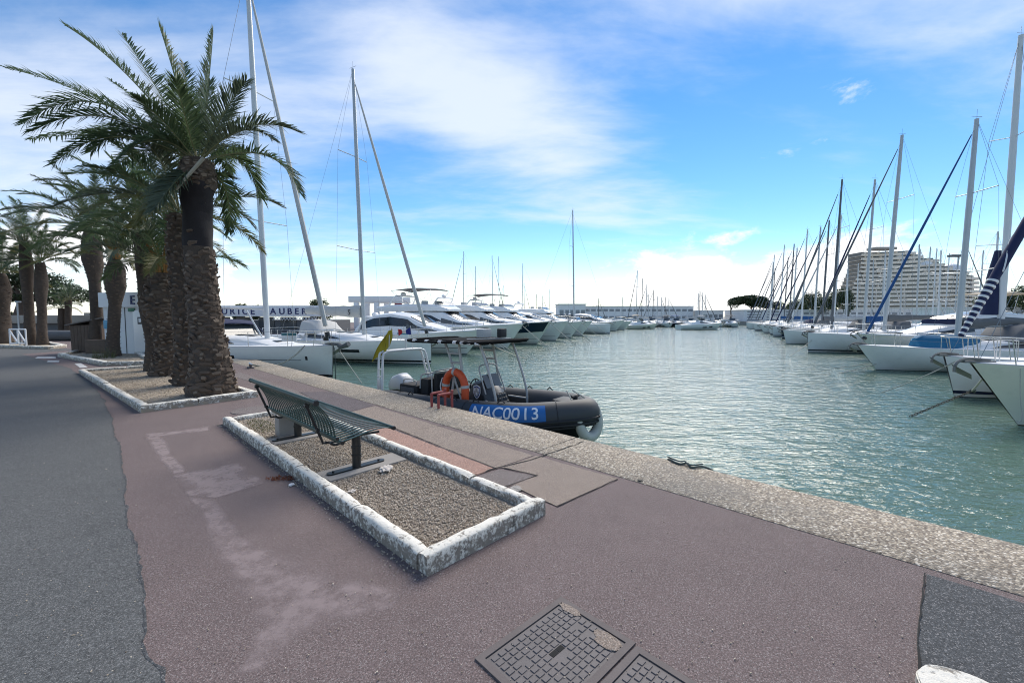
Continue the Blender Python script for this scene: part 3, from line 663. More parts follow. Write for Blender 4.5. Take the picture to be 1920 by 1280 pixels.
# ------------------------------------------------------------------ palm planting beds
def bed_poly(name, label, pts, w, h, seed, m=M_DIRT, n=0, close=True, z=.05):
    o = Vector(pts[0]); b_ = thing(name, label, 'planting bed', o); loc = [Vector(p) - o for p in pts]
    ar = sum(loc[i].x * loc[(i + 1) % len(loc)].y - loc[(i + 1) % len(loc)].x * loc[i].y for i in range(len(loc)))
    kerbrun(loc + ([loc[0]] if close else []), w, h, b_, 1 if ar > 0 else -1, 1.05, seed)
    s = MB(); s.prism([(p.x, p.y) for p in loc], -.01, z); s.build('soil', m, b_, smooth=False)
    if n:
        def inside(x, y):
            c_ = False; j = len(loc) - 1
            for i in range(len(loc)):
                if (loc[i].y > y) != (loc[j].y > y) and x < (loc[j].x - loc[i].x) * (y - loc[i].y) / (loc[j].y - loc[i].y) + loc[i].x: c_ = not c_
                j = i
            return c_
        obj('gravel', pebbles(inside, n, min(p.x for p in loc), max(p.x for p in loc), min(p.y for p in loc), max(p.y for p in loc), .006, .02, z + .002, seed), b_, kind='stuff')
    return b_
f0, f1 = G(264, 774), G(484, 744)
pd = (f1 - f0).normalized(); pe = Vector((-pd.y, pd.x, 0))
bed_poly('planting_bed', 'dirt bed with white kerb under the nearest palm trees', [f0, f1, f1 + pe * 7.6, f0 + pe * 7.9], .12, .13, 100, M_DIRT, 7000)
g0 = G(192, 686); g1 = G(120, 668)
bed_poly('planting_bed', 'farther dirt bed with broken white kerb under two slim palms', [g0, G(300, 684), G(260, 664), G(150, 661), G(108, 669)], .16, .15, 140, M_DIRT, 3000)
bed_poly('planting_bed', 'far left bed with white kerb under a cluster of palms', [G(-60, 651), G(90, 655), G(126, 651), G(90, 645), G(-60, 643)], .2, .16, 160, M_DIRT, 0)
# ------------------------------------------------------------------ palms
def frond_mesh(p0, p1, p2, leaf=.42, m=M_FROND, seed=0, rach=.016, droop=.35, nl=56, bare=.14):
    r = random.Random(seed); N = 26; pts = bez(p0, p1, p2, N); b = MB()
    b.tube(pts, [rach * (1.5 - 1.35 * i / (N - 1)) for i in range(N)], 5, True, 1)
    L = sum((pts[i + 1] - pts[i]).length for i in range(N - 1)); G_ = Vector((0, 0, -1))
    for i in range(nl):
        u = bare + (1 - bare) * (i + r.uniform(-.3, .3)) / nl; u = min(max(u, 0), .999); k = u * (N - 1); j = int(k); p = pts[j].lerp(pts[j + 1], k - j)
        T = (pts[j + 1] - pts[j]).normalized(); S = T.cross(Vector((0, 0, 1)))
        if S.length < .05: S = T.orthogonal()
        S.normalize(); Nn = S.cross(T)
        prof = min(1, .35 + 3.2 * (u - bare)) * (1 - .62 * max(0, (u - .45) / .55) ** 1.5)
        for sd in (-1, 1):
            ll = leaf * prof * r.uniform(.8, 1.12); fa = R(30 + 34 * u + r.uniform(-9, 9)); va = R(26 + r.uniform(-16, 16)) * (1 - .5 * u)
            d = (S * sd * math.cos(fa) + T * math.sin(fa)) * math.cos(va) + Nn * math.sin(va); d.normalize()
            w = .010 + .005 * r.random(); wd = T.cross(d); wd = d.cross(wd).normalized() if wd.length > .01 else Nn
            mp = p + d * ll * .5 + G_ * ll * droop * .10; tp = p + d * ll + G_ * ll * droop * r.uniform(.1, .8) + T * ll * r.uniform(-.08, .12)
            b.add([p - wd * w * .6, p + wd * w * .6, mp + wd * w, mp - wd * w, tp], [(0, 1, 2, 3), (3, 2, 4)], 0)
    return b.mesh('frond', [m, M_RACHIS], False)
def stub_mesh(w=.13, h=.16, d=.10, nm='leaf_stub', m=M_STUB, m2=M_STUBL):
    # a cut leaf base: broad at the trunk, blunt tilted end; local +x outwards, +z up
    vs = [(-.02, -w / 2, 0), (-.02, w / 2, 0), (-.03, w * .42, -h * .55), (-.03, -w * .42, -h * .55), (d, -w * .34, h * .42), (d, w * .34, h * .42), (d * 1.05, w * .22, h * .12), (d * 1.05, -w * .22, h * .12), (0, 0, h * .25), (d * .98, 0, h * .5)]
    fs = [(0, 8, 9, 4), (8, 1, 5, 9), (4, 9, 5, 6, 7), (1, 2, 6, 5), (0, 4, 7, 3), (3, 7, 6, 2)]
    b = MB().add(vs, fs); b.m[2] = 1; return b.mesh(nm, [m, m2], False)
STUBS = [stub_mesh(.20, .13, .034, m2=M_STUB), stub_mesh(.22, .12, .028, m2=M_STUB), stub_mesh(.17, .14, .040), stub_mesh(.13, .12, .060), stub_mesh(.12, .11, .065)]
def palm(label, base, spine, radii, fronds, seed, stubs=0, pale=.3, zone=(0, 1), single=True, bare_zone=None, group='palm trees along the quay', leaf=.42, orange=False, nl=56):
    """spine: list of local points, radii: one per point; fronds: list of (p0,p1,p2,material,droop) local"""
    r = random.Random(seed); t = thing('palm_tree', label, 'palm tree', base, 0, group)
    sp = cat_rom(spine, 5); n = len(sp); rad = [float(np.interp(i / (n - 1), np.linspace(0, 1, len(radii)), radii)) for i in range(n)]
    rings = []
    for i, p in enumerate(sp):
        rings.append([p + Vector((math.cos(a), math.sin(a), 0)) * rad[i] * (1 + .05 * math.sin(3 * a + i) + r.uniform(-.04, .04)) for a in [2 * math.pi * j / 18 for j in range(18)]])
    mats = [M_BARK, M_BARKD]; b = MB()
    for i in range(n - 1):
        mi = 1 if bare_zone and bare_zone[0] < i / (n - 1) < bare_zone[1] else 0
        b.loft(rings[i:i + 2], True, False, i == n - 2, mi)
    b.build('trunk', mats, t, ang=70)
    joined = MB(); cnt = 0
    if stubs:
        Ls = sum((sp[i + 1] - sp[i]).length for i in range(n - 1)); ga = 2.39996
        for k in range(stubs):
            u = zone[0] + (zone[1] - zone[0]) * (k + r.uniform(0, 1) * 3) / (stubs + 3)
            if bare_zone and bare_zone[0] + r.gauss(0, .025) < u < bare_zone[1] + r.gauss(0, .02): continue
            q = u * (n - 1); j = min(int(q), n - 2); p = sp[j].lerp(sp[j + 1], q - j); rr_ = rad[j] + (rad[j + 1] - rad[j]) * (q - j); a = k * ga + r.uniform(-.22, .22)
            # skip what the far side hides from the road and quay
            out = Vector((math.cos(a), math.sin(a), 0)); pos = p + out * rr_ * .97
            sel = r.choice(STUBS[3:]) if r.random() < pale else r.choice(STUBS[:3]); s = (rr_ / .42) ** .6 * r.uniform(.85, 1.2) * (1.2 if single else .75)
            if single and out.dot(-Vector(base).normalized()) > -.45:
                o = obj('leaf_stub', sel, t, loc=pos); o.rotation_euler = (r.uniform(-.35, .35), r.uniform(-.35, .2), a + r.uniform(-.2, .2)); o.scale = (s * r.uniform(.7, 1.4), s * r.uniform(.75, 1.25), s * r.uniform(.7, 1.3))
            else:
                Mx = Matrix.Translation(pos) @ Matrix.Rotation(a, 4, 'Z') @ Matrix.Scale(s, 4); joined.add([Mx @ v.co for v in sel.vertices], [tuple(f.vertices) for f in sel.polygons])
        if joined.v: joined.build('leaf_stubs', M_STUB, t, smooth=False, kind='stuff')
    for k, fr in enumerate(fronds):
        p0, p1, p2, m_, dr = fr
        obj('frond', frond_mesh(p0, p1, p2, leaf * r.uniform(.85, 1.1), m_, seed * 100 + k, .011, dr, nl), t)
    top = sp[-1]
    if orange:
        b = MB()
        for k in range(16):
            a = k * 2.4; o = Vector((math.cos(a), math.sin(a), 0)); b.tube([top + o * .16, top + o * .13 + Vector((0, 0, .35)), top + o * .30 + Vector((0, 0, .75))], [.035, .025, .014], 5)
        b.build('leaf_bases', M_RACHO, t, kind='stuff')
    return t
def crown(top, n, L, seed, wind=(-.5, .1), leafm=(M_FROND, M_FROND, M_FRONDG), up=.95, lo=-.25, sag=.8):
    "fronds fanned round the crown centre: inner ones upright, outer ones arching, bent by the wind"
    r = random.Random(seed); out = []; top = Vector(top)
    for k in range(n):
        f = (k + .5) / n; a = k * 2.39996 + r.uniform(-.25, .25); el = up + (lo - up) * f + r.uniform(-.1, .1); l = L * r.uniform(.82, 1.1) * (1 - .12 * f)
        d = Vector((math.cos(a) * math.cos(el), math.sin(a) * math.cos(el), math.sin(el))); w = Vector((wind[0], wind[1], 0)) * l * r.uniform(.15, .45)
        p1 = top + d * l * .55 + Vector((0, 0, .12 * l)); p2 = top + d * l * .98 + w - Vector((0, 0, sag * l * (.10 + .38 * f) * r.uniform(.7, 1.3)))
        p2.z = max(p2.z, top.z - .30 * l); out.append((top + d * .12, p1, p2, M_FRONDY if f > .86 and r.random() < .5 else r.choice(leafm), r.uniform(.3, 1.0)))
    return out
# nearest palm: trunk and main fronds follow the photograph, each with its own depth
b1 = G(397, 742); Y1 = b1.y
def loc1(x, y, dY=0.0): return P(x, y, Y1 + dY) - b1
sp1 = [Vector((0, 0, 0)), loc1(396, 690), loc1(388, 620), loc1(381, 560), loc1(374, 480), loc1(370, 400), loc1(370, 345), loc1(371, 300)]
ra1 = [.47, .345, .285, .262, .255, .25, .305, .235]
fr1 = []
c0 = (371, 300)
for tip, ctl, dy, m_, dr in [
    ((10, 128), (190, 165), .3, M_FROND, .3), ((125, 50), (255, 130), -.3, M_FROND, .3), ((228, 64), (300, 165), .5, M_FROND, .3), ((298, 48), (335, 160), -.2, M_FROND, .3), ((400, 58), (392, 170), .2, M_FROND, .3),
    ((462, 152), (415, 210), -.5, M_FRONDG, .3), ((205, 150), (300, 215), .9, M_FROND, .4), ((45, 232), (175, 120), -.4, M_FROND, .7), ((62, 246), (200, 165), -.9, M_FROND, .7),
    ((100, 308), (210, 205), -.6, M_FROND, .7), ((55, 262), (230, 230), .8, M_FROND, .7), ((560, 248), (455, 200), .3, M_FRONDG, .5), ((512, 262), (450, 210), -.6, M_FRONDG, .6),
    ((562, 362), (520, 245), -.3, M_FROND, .6), ((490, 372), (455, 250), .9, M_FROND, .8), ((262, 412), (312, 335), -.7, M_FRONDY, .5), ((290, 392), (330, 330), -1.0, M_FRONDG, .6),
    ((345, 118), (352, 190), 1.2, M_FROND, .3), ((250, 182), (305, 215), -1.3, M_FROND, .4), ((440, 205), (410, 240), 1.2, M_FROND, .4), ((330, 150), (345, 215), -1.2, M_FROND, .4),
    ((150, 262), (250, 205), 1.5, M_FROND, .6), ((300, 300), (330, 235), 1.8, M_FROND, .6), ((430, 330), (420, 250), 1.9, M_FROND, .7), ((200, 330), (280, 240), 1.0, M_FROND, .8), ((395, 150), (385, 215), .8, M_FROND, .3),
    ((455, 300), (425, 245), 1.3, M_FROND, .7), ((230, 292), (300, 225), -.9, M_FROND, .8), ((430, 435), (440, 330), 1.0, M_FROND, .8), ((170, 285), (265, 190), .2, M_FROND, .7), ((280, 240), (320, 230), .4, M_FROND, .5)]:
    fr1.append((loc1(c0[0], c0[1] + 8), loc1(ctl[0], ctl[1], dy * .5), loc1(tip[0], tip[1], dy), m_, dr))
palm1 = palm('nearest palm with thick scaly trunk and a smooth dark band', b1, sp1, ra1, fr1, 1, 560, .08, (.03, .97), True, (.58, .84), leaf=.50, nl=92)
# cut pale stalk hanging in the crown
tubeobj('cut_stalk', [loc1(382, 296, -.45), loc1(352, 330, -.55), loc1(330, 356, -.6)], [.035, .028, .02], mat('dry_stalk', (.34, .31, .24), .8), palm1)
def simple_palm(label, bpx, toppx, seed, radii, nf, L, stubs, single, pale=.3, wind=(-.5, .1), leafm=(M_FROND, M_FROND, M_FRONDG), up=1.35, lo=-.05, midpx=None, orange=False, leaf=.46, zone=(.03, .98), nl=70):
    b0 = G(*bpx); top = P(toppx[0], toppx[1], b0.y) - b0
    sp = [Vector((0, 0, 0)), top * .33, top * .66, top] if midpx is None else [Vector((0, 0, 0))] + [P(x, y, b0.y) - b0 for x, y in midpx] + [top]
    return palm(label, b0, sp, radii, crown(top, nf, L, seed, wind, leafm, up, lo), seed, stubs, pale, zone, single, None, leaf=leaf, orange=orange, nl=nl)
simple_palm('slim scaly palm half hidden just behind the nearest palm', (352, 724), (338, 402), 2, [.31, .25, .235, .23, .25, .20], 26, 2.6, 360, True, .55, midpx=[(352, 650), (345, 560), (338, 470)], leafm=(M_FROND, M_FROND, M_FRONDG))
simple_palm('short palm with swollen scaly crown base and orange leaf bases', (312, 706), (304, 512), 3, [.40, .33, .29, .33, .45, .36, .18], 20, 2.5, 380, True, .35, midpx=[(318, 660), (312, 610), (305, 565)], up=1.4, lo=.2, orange=True)
simple_palm('leaning dark palm trunk behind the white kiosk corner', (292, 697), (266, 436), 4, [.31, .19, .17, .17, .19, .23], 28, 2.9, 240, False, .1, midpx=[(287, 640), (274, 570), (270, 500)])
simple_palm('slim palm with round swollen top and orange leaf bases', (212, 670), (215, 486), 5, [.27, .21, .19, .19, .34, .32, .15], 22, 2.3, 240, False, .2, midpx=[(212, 630), (216, 570), (216, 520)], up=1.4, lo=.1, orange=True)
simple_palm('tall slim palm rising behind the brown wooden hut', (180, 662), (171, 428), 6, [.29, .23, .20, .20, .34, .36, .2], 30, 3.1, 200, False, .2, midpx=[(181, 600), (178, 530), (173, 480)], leafm=(M_FRONDG, M_FROND), wind=(-.35, -.1))
simple_palm('right palm of the far left pair, thinner trunk', (80, 648), (76, 492), 7, [.25, .19, .19, .28, .18], 24, 2.4, 160, False, .1, leafm=(M_FRONDG, M_FROND))
simple_palm('left palm of the far left pair, taller grey-green crown', (58, 648), (46, 455), 8, [.28, .21, .20, .28, .18], 24, 3.0, 160, False, .1, leafm=(M_FRONDG, M_FROND), wind=(-.6, 0))
simple_palm('palm cut off by the left frame edge with wide base', (2, 645), (0, 512), 9, [.58, .42, .36, .46, .22], 26, 3.0, 160, False, .1)
simple_palm('far small palm between the hut and the left pair, shorter', (116, 634), (116, 578), 12, [.25, .22, .22, .2], 18, 1.5, 0, False, leaf=.3, up=1.2, nl=26)
simple_palm('far small palm between the hut and the left pair, taller', (128, 634), (128, 562), 13, [.25, .2, .18, .2], 20, 1.7, 0, False, leaf=.3, up=1.2, nl=26)
p = G(208, 672); weeds(120, 0, 0, .45, .2, .5, 5).build('weed_tuft', M_GRASS, label='tuft of dry weeds at the foot of the slim round-topped palm', cat='weeds', smooth=False, loc=(p.x, p.y - .3, .04), kind='stuff')
# ------------------------------------------------------------------ broadleaf and pine trees
def leaf_crown(blobs, n, size, m, seed, flat=1.0):
    r = np.random.RandomState(seed); tot = sum(b[3] * b[3] for b in blobs); V_ = []; F_ = []
    for bx, by, bz, br, bh in blobs:
        k = int(n * br * br / tot); d = r.normal(size=(k, 3)); d /= np.linalg.norm(d, axis=1)[:, None]; q = r.uniform(.55, 1.05, (k, 1)) * (1 + .18 * np.sin(d[:, :1] * 5 + bx) * np.cos(d[:, 1:2] * 4 + by))
        p = d * q * np.array([br, br, bh]) + np.array([bx, by, bz]); a = r.normal(size=(k, 3)); a /= np.linalg.norm(a, axis=1)[:, None]; c = np.cross(a, r.normal(size=(k, 3))); c /= np.linalg.norm(c, axis=1)[:, None]; s = size * r.uniform(.5, 1.3, (k, 1))
        o = len(V_) * 1; base = sum(len(x) for x in V_)
        quad = np.stack([p - a * s - c * s * .45, p + a * s * .1 - c * s * .7, p + a * s + c * s * .3, p - a * s * .2 + c * s * .7], 1).reshape(-1, 3)
        V_.append(quad); F_.append(np.arange(k * 4).reshape(-1, 4) + base)
    me = bpy.data.meshes.new('crown'); v = np.concatenate(V_); f = np.concatenate(F_); me.from_pydata(v.tolist(), [], f.tolist()); me.materials.append(m); return me
def tree(name, label, loc, h, trunk_r, blobs, n, size, seed, m=M_TREEL, lean=(0, 0), group=None, cat='tree', fork=None):
    t = thing(name, label, cat, loc, 0, group); r = random.Random(seed); b = MB(); top = Vector((lean[0], lean[1], h))
    b.tube(cat_rom([(0, 0, -.1), top * .35 + Vector((r.uniform(-.1, .1), 0, 0)), top * .7, top], 4), [trunk_r * (1.1 - .6 * i / 12) for i in range(13)], 9); b.build('trunk', M_PBARK, t)
    for i, bl_ in enumerate(blobs):
        e = Vector(bl_[:3]); s = top * (fork if fork is not None else r.uniform(.55, .95)); 
        MB().tube(cat_rom([s, s.lerp(e, .5) + Vector((0, 0, .06 * (e - s).length)), e], 4), [trunk_r * .42 * (1 - .75 * k / 8) for k in range(9)], 6).build('limb', M_PBARK, t)
    obj('crown', leaf_crown(blobs, n, size, m, seed), t); return t
def blobs(r, n, rx, ry, z0, z1, br, bh): return [(r.uniform(-rx, rx), r.uniform(-ry, ry), r.uniform(z0, z1), br * r.uniform(.7, 1.2), bh * r.uniform(.7, 1.2)) for _ in range(n)]
r = random.Random(3)
p = P(28, 600, 38); p.z = 0
tree('umbrella_pine', 'spreading umbrella pine behind the far left palms', p, 3.6, .45, [(-1.0, 0, 4.6, 2.2, .9), (1.6, .5, 4.9, 2.0, .8), (3.6, 0, 4.0, 1.9, .7), (5.2, .3, 3.5, 1.6, .6), (-3, .5, 4.2, 1.8, .7), (.5, -.6, 5.4, 1.6, .7), (2.8, .6, 3.0, 1.2, .35), (.2, 0, 3.3, 1.3, .4)], 15000, .085, 4, M_PINEL, (.9, 0), cat='tree', fork=.8)
# far trees: pixel, distance, crown half-width (m), top pixel
def far_tree(px, Y, wpx, ytop, label, seed, m=M_TREEL, n=2600, pine=False, ybase=596):
    p = P(px, 592, Y); p.z = 0; s = Y / FPX; H = (592 - ytop) * s + CAMH; w = wpx * s; r = random.Random(seed)
    if pine: bl_ = [(w * r.uniform(-.8, .8), w * r.uniform(-.5, .5), H * r.uniform(.74, .9), w * r.uniform(.35, .5), H * .14) for _ in range(7)]
    else: bl_ = [(w * r.uniform(-.6, .6), w * r.uniform(-.4, .4), H * r.uniform(.42, .8), w * r.uniform(.4, .6), H * .22) for _ in range(6)]
    tree('umbrella_pine' if pine else 'broadleaf_tree', label, p, H * (.7 if pine else .45), .035 * H, bl_, n, max(.10, w * .055), seed, m, group='trees round the harbour', fork=.75 if pine else None)
far_tree(1408, 132, 36, 557, 'large umbrella pine alone on the far point across the harbour', 21, M_PINEL, 9000, True)
far_tree(1370, 131, 10, 563, 'small leaning pine at the left of the large far umbrella pine', 22, M_PINEL, 2400, True)
far_tree(1440, 140, 20, 566, 'low pine just right of the large far umbrella pine', 23, M_PINEL, 2600, True)
for i, (px, Y, w, yt, lb) in enumerate([(1470, 150, 22, 560, 'dark tree nearest to the far white quay building'), (1500, 140, 24, 556, 'dark tree behind the first cluster of right-hand masts'), (1525, 125, 24, 545, 'dark tree behind the second cluster of right-hand masts'),
        (1560, 118, 26, 541, 'broad dark tree left of the stepped apartment tower'), (1590, 112, 24, 541, 'dark tree overlapping the left foot of the apartment tower'), (1850, 95, 22, 548, 'dark tree at the right foot of the apartment tower'), (1888, 85, 26, 535, 'rounded green tree near the right frame edge'), (1935, 80, 34, 530, 'green tree cut off by the right frame edge'),
        (600, 62, 20, 557, 'bushy green tree behind the white sail cover'), (452, 60, 14, 562, 'small green tree above the lettered shop sign'), (476, 62, 10, 568, 'low bush right of the small tree above the shop sign'), (20, 60, 30, 585, 'low hedge-like tree at the far left horizon')]):
    far_tree(px, Y, w, yt, lb, 40 + i, M_TREEL, 3200)
# ------------------------------------------------------------------ boats
def lerp(a, b, t): return a + (b - a) * t
class Hull:
    def __init__(s, L, B, fb, rake, tw=.82, draft=.35, flare=1.25, full=3.6, entry=.75, mx=.6):
        s.L, s.B, s.fbs, s.rake, s.tw, s.draft, s.flare, s.full, s.entry, s.mx = L, B, fb, rake, tw, draft, flare, full, entry, mx
    def w(s, u):
        u = max(u, 0.0); k = math.sin(math.pi / 2 * min(u / s.mx, 1)) ** s.entry; k *= 1 if u < s.mx else 1 - (1 - s.tw) * ((u - s.mx) / (1 - s.mx)) ** 2
        return max(.03, k * s.B / 2)
    def fb(s, u):
        a, b, c = s.fbs; return a * (1 - u) * (1 - 2 * u) + b * 4 * u * (1 - u) + c * u * (2 * u - 1)
    def pt(s, u, z, side=1, off=0.0):
        f = s.fb(u); q = min(max((f - z) / (f + s.draft), 0), 1); n = lerp(s.flare, s.full, min(1, u / .42) ** .8)
        return Vector((-u * s.L - s.rake * (1 - z / s.fbs[0]) * (1 - u) ** 4, side * (s.w(u) * (1 - q ** n) + off), z))
    def sheer(s, u, side=1, inset=0, dz=0): 
        p = s.pt(u, s.fb(u), side, -inset if s.w(u) > inset else -s.w(u) * .9); p.z += dz; return p
    def shell(s, name, m, parent, N=22, K=9):
        b = MB(); us = [(i / N) ** 1.25 for i in range(N + 1)]; rings = []
        for u in us:
            f = s.fb(u); zs = [f - (f + s.draft) * (k / K) for k in range(K + 1)]
            rings.append([s.pt(u, z, 1) for z in zs] + [s.pt(u, z, -1) for z in zs[::-1]])
        b.loft(rings, False, False, True, flip=True); 
        return b.build(name, m, parent, ang=42)
    def deck(s, m, parent, drop=.02, camber=.06, u1=1.0, name='deck', N=20):
        b = MB(); rings = []
        for i in range(N + 1):
            u = u1 * (i / N) ** 1.2; z = s.fb(u) - drop; w = s.pt(u, s.fb(u)).y - .012; x = s.pt(u, s.fb(u)).x
            rings.append([(x, w * t, z + camber * (1 - t * t)) for t in (-1, -.6, -.2, .2, .6, 1)])
        b.loft(rings, False); return b.build(name, m, parent, ang=50)
    def strip(s, name, u0, u1, z0, z1, m, parent, side=1, n=8, off=.008, rel=False):
        b = MB(); rings = []
        for i in range(n + 1):
            u = lerp(u0, u1, i / n); f = s.fb(u) if rel else 0
            rings.append([s.pt(u, f + z0, side, off), s.pt(u, f + z1, side, off), s.pt(u, f + z1, side, -.02), s.pt(u, f + z0, side, -.02)])
        b.loft(rings, True, True, True, flip=side < 0); return b.build(name, m, parent, ang=30)
def shellbox(st, name, m, parent, cap=True, n=5, camber=.08):
    "lofted cabin: stations (x, z_bottom, z_top, half_width_bottom, half_width_top)"
    rings = []
    for x, zb, zt, wb, wt_ in st:
        h = zt - zb; r_ = min(.14, h * .45, wt_ * .5); half = [(wb, zb), (lerp(wb, wt_, .5), zb + h * .5), (wt_, zt - r_), (wt_ - r_ * .3, zt - r_ * .3), (wt_ - r_, zt), (wt_ * .45, zt + camber * .8), (0, zt + camber)]
        rings.append([(x, y, z) for y, z in half] + [(x, -y, z) for y, z in half[-2::-1]])
    return MB().loft(rings, False, cap, cap).build(name, m, parent, ang=40)
def cabin_strip(st, i0, i1, f0, f1, name, m, parent, side, off=.012, taper=True):
    rings = []; n = 3
    for i in range(i0, i1):
        for k in range(n if i < i1 - 1 else n + 1):
            t = k / n; a = [lerp(p, q, t) for p, q in zip(st[i], st[i + 1])]; x, zb, zt, wb, wt_ = a; e = (i - i0 + t) / (i1 - i0); g1 = f1
            if taper: g1 = lerp(f0 + .06, f1, min(1, e * 4)) if e < .25 else f1
            pp = lambda f, o: (x, side * (lerp(wb, wt_, f) + o), lerp(zb, zt, f))
            rings.append([pp(f0, off), pp(g1, off), pp(g1, -.03), pp(f0, -.03)])
    return MB().loft(rings, True, True, True, flip=side > 0).build(name, m, parent, ang=30)
def anchor(h, parent, m=M_GALV, sc_=1.0):
    z = h.fbs[0]; x = .05
    b = MB().tube(cat_rom([(x - .5, 0, z + .06), (x + .05, 0, z + .10), (x + .30, 0, z - .02), (x + .34, 0, z - .22)], 4), .035 * sc_, 6)
    b.add([(x + .42, 0, z - .02), (x + .10, -.17 * sc_, z - .26), (x - .10, 0, z - .40), (x + .10, .17 * sc_, z - .26), (x + .22, 0, z - .20)], [(0, 1, 4), (1, 2, 4), (2, 3, 4), (3, 0, 4), (0, 3, 2, 1)]); b.build('anchor', m, parent)
    MB().bbox((x - .22, 0, z + .03), (.75, .14, .05), .015).build('bow_roller', m, parent)
def rails(h, parent, u0, u1, n, ht=.62, pulpit=True, detail=2, both=True, m=M_STEEL):
    for side in ((1, -1)):
        pts = []
        for i in range(n + 1):
            u = lerp(u0, u1, i / n); p = h.sheer(u, side, .06); pts.append(p + Vector((0, 0, ht)))
            tubeobj('stanchion', [p, p + Vector((0, 0, ht))], .014, m, parent, 5)
        tubeobj('lifeline', pts, .006, M_WIRE, parent, 4)
        if detail > 1: tubeobj('lifeline', [p - Vector((0, 0, ht * .48)) for p in pts], .005, M_WIRE, parent, 4)
    if pulpit:
        a = [h.sheer(u0, 1, .06) + Vector((0, 0, ht)), h.sheer(u0 * .35, 1, .04) + Vector((0, 0, ht + .02)), Vector((.12, 0, h.fbs[0] + ht + .02))]; c = [Vector((p.x, -p.y, p.z)) for p in a[1::-1]] if False else [Vector((p.x, -p.y, p.z)) for p in (a[1], a[0])]
        b = MB().tube(cat_rom(a + c, 5), .016, 6)
        for side in (1, -1):
            q = h.sheer(u0 * .4, side, .04); b.tube([q, q + Vector((.12, 0, ht * .98))], .013, 5); q = h.sheer(u0 * .9, side, .05); b.tube([q, q + Vector((.1, 0, ht))], .013, 5)
        b.build('pulpit', m, parent)
def sailboat(label, bow, hdg, L=12, B=3.8, fb=(1.3, 1.12, 1.08), rake=.3, J=4.4, H=15, mm=M_ALU, mr=.085, cover=M_LCANV, boomlen=None, furl=(M_LCANV, .05), hm=None, detail=1, mrake=1.7, group='sailing boats in the harbour', hood=M_NAVY, sprd=2, z=WZ, cabin=True, furl_h=.93, tw=.8, stay=True, boomz=1.0, dm=None, cr=.27):
    t = thing('sailboat', label, 'sailboat', (bow[0], bow[1], z), R(hdg), group); h = Hull(L, B, fb, rake, tw)
    h.shell('hull', hm or HM[0], t, 22 if detail else 12, 9 if detail else 5); h.deck(dm or M_DECK, t, N=20 if detail else 8)
    if detail: 
        for sd in (1, -1): tubeobj('toe_rail', [h.sheer(u, sd, .02) for u in np.linspace(.004, 1, 18)], .02, M_ALU if detail > 1 else M_GEL, t, 5)
    jm = J / L; zd = h.fb(jm) + .05
    if cabin:
        d = lambda u: h.fb(u) - .03; w = lambda u: h.w(u) * .62
        us = [jm - .10, jm - .04, jm + .06, jm + .2, .66, .70]; hh = [.04, .2, .34, .40, .46, .40]
        st = [(-u * L, d(u), d(u) + k, w(u), w(u) * .82) for u, k in zip(us, hh)]; shellbox(st, 'coachroof', M_DECK, t)
        if detail:
            for sd in (1, -1): cabin_strip(st, 2, 4, .35, .8, 'cabin_window', M_GLASS, t, sd)
        if detail > 1:
            for k in range(3): MB().bbox((-L * (jm - .06 - .05 * k) if k == 0 else -L * (jm + .02 + .06 * k), 0, d(jm + .05 * k) + (.24 if k == 0 else .48)), (.5, .5, .04), .015).build('deck_hatch', M_GLASS2, t)
        # cockpit coamings and wheel
        for sd in (1, -1): MB().tube([(-.70 * L, sd * h.w(.7) * .62, d(.7) + .22), (-.95 * L, sd * h.w(.95) * .62, d(.95) + .18)], .13 if detail else .16, 6).build('cockpit_coaming', M_DECK, t)
        if hood and detail:
            s2 = [(-.615 * L, d(.6) + .42, d(.6) + .60, w(.6), w(.6) * .7), (-.655 * L, d(.6) + .42, d(.6) + 1.08, w(.6), w(.6) * .8), (-.71 * L, d(.6) + .42, d(.6) + 1.18, w(.6), w(.6) * .85)]; shellbox(s2, 'spray_hood', hood, t, True)
    # mast and rig
    k = math.tan(R(mrake)); mt = lambda zz_: Vector((-J - k * (zz_ - zd), 0, zz_)); top = mt(zd + H)
    ms = MB().tube([mt(zd), mt(zd + H * .6), top], [mr, mr, mr * .72], 10).build('mast', mm, t)
    if detail: MB().tube([top, top + Vector((0, 0, .45))], .008, 4).tube([top + Vector((-.25, 0, .1)), top + Vector((.25, 0, .12))], .01, 4).build('masthead_aerial', M_WIRE, ms)
    sp_pts = []
    for i in range(sprd):
        zz_ = zd + H * (i + 1) / (sprd + 1) * (1.02 if i else 1); c = mt(zz_); wS = B * .36 * (1 - .25 * i); sp_pts.append((zz_, wS))
        for sd in (1, -1): tubeobj('spreader', [c, c + Vector((-.28, sd * wS, .10))], .024 if detail else .03, mm, ms, 5)
    if stay:
        for sd in (1, -1):
            base = h.sheer(jm + .03, sd, .08); pl = [base] + [mt(zz_) + Vector((-.28, sd * wS, .10)) for zz_, wS in sp_pts] + [top]; tubeobj('shroud', pl, .007 if detail > 1 else .010, M_WIRE, t, 4)
    fs0 = Vector((-.22, 0, fb[0] + .10)); fs1 = mt(zd + H * .97)
    tubeobj('forestay', [fs0, fs1], .008, M_WIRE, t, 4)
    if furl:
        fm, fr = furl; g0, g1 = fs0.lerp(fs1, .045), fs0.lerp(fs1, furl_h); n = 14
        MB().tube([g0.lerp(g1, i / n) for i in range(n + 1)], [fr * (.75 + .55 * math.sin(math.pi * min(1, .18 + .82 * i / n)) ** .6) * (1 - .45 * i / n) for i in range(n + 1)], 8).build('furled_headsail', fm, t)
        if detail > 1: MB().tube([fs0.lerp(fs1, .018), fs0.lerp(fs1, .028)], .10, 12).build('furler_drum', M_BLACKP, t)
    tubeobj('backstay', [(-L * .985, 0, h.fb(1) + .1), top], .007 if detail > 1 else .010, M_WIRE, t, 4)
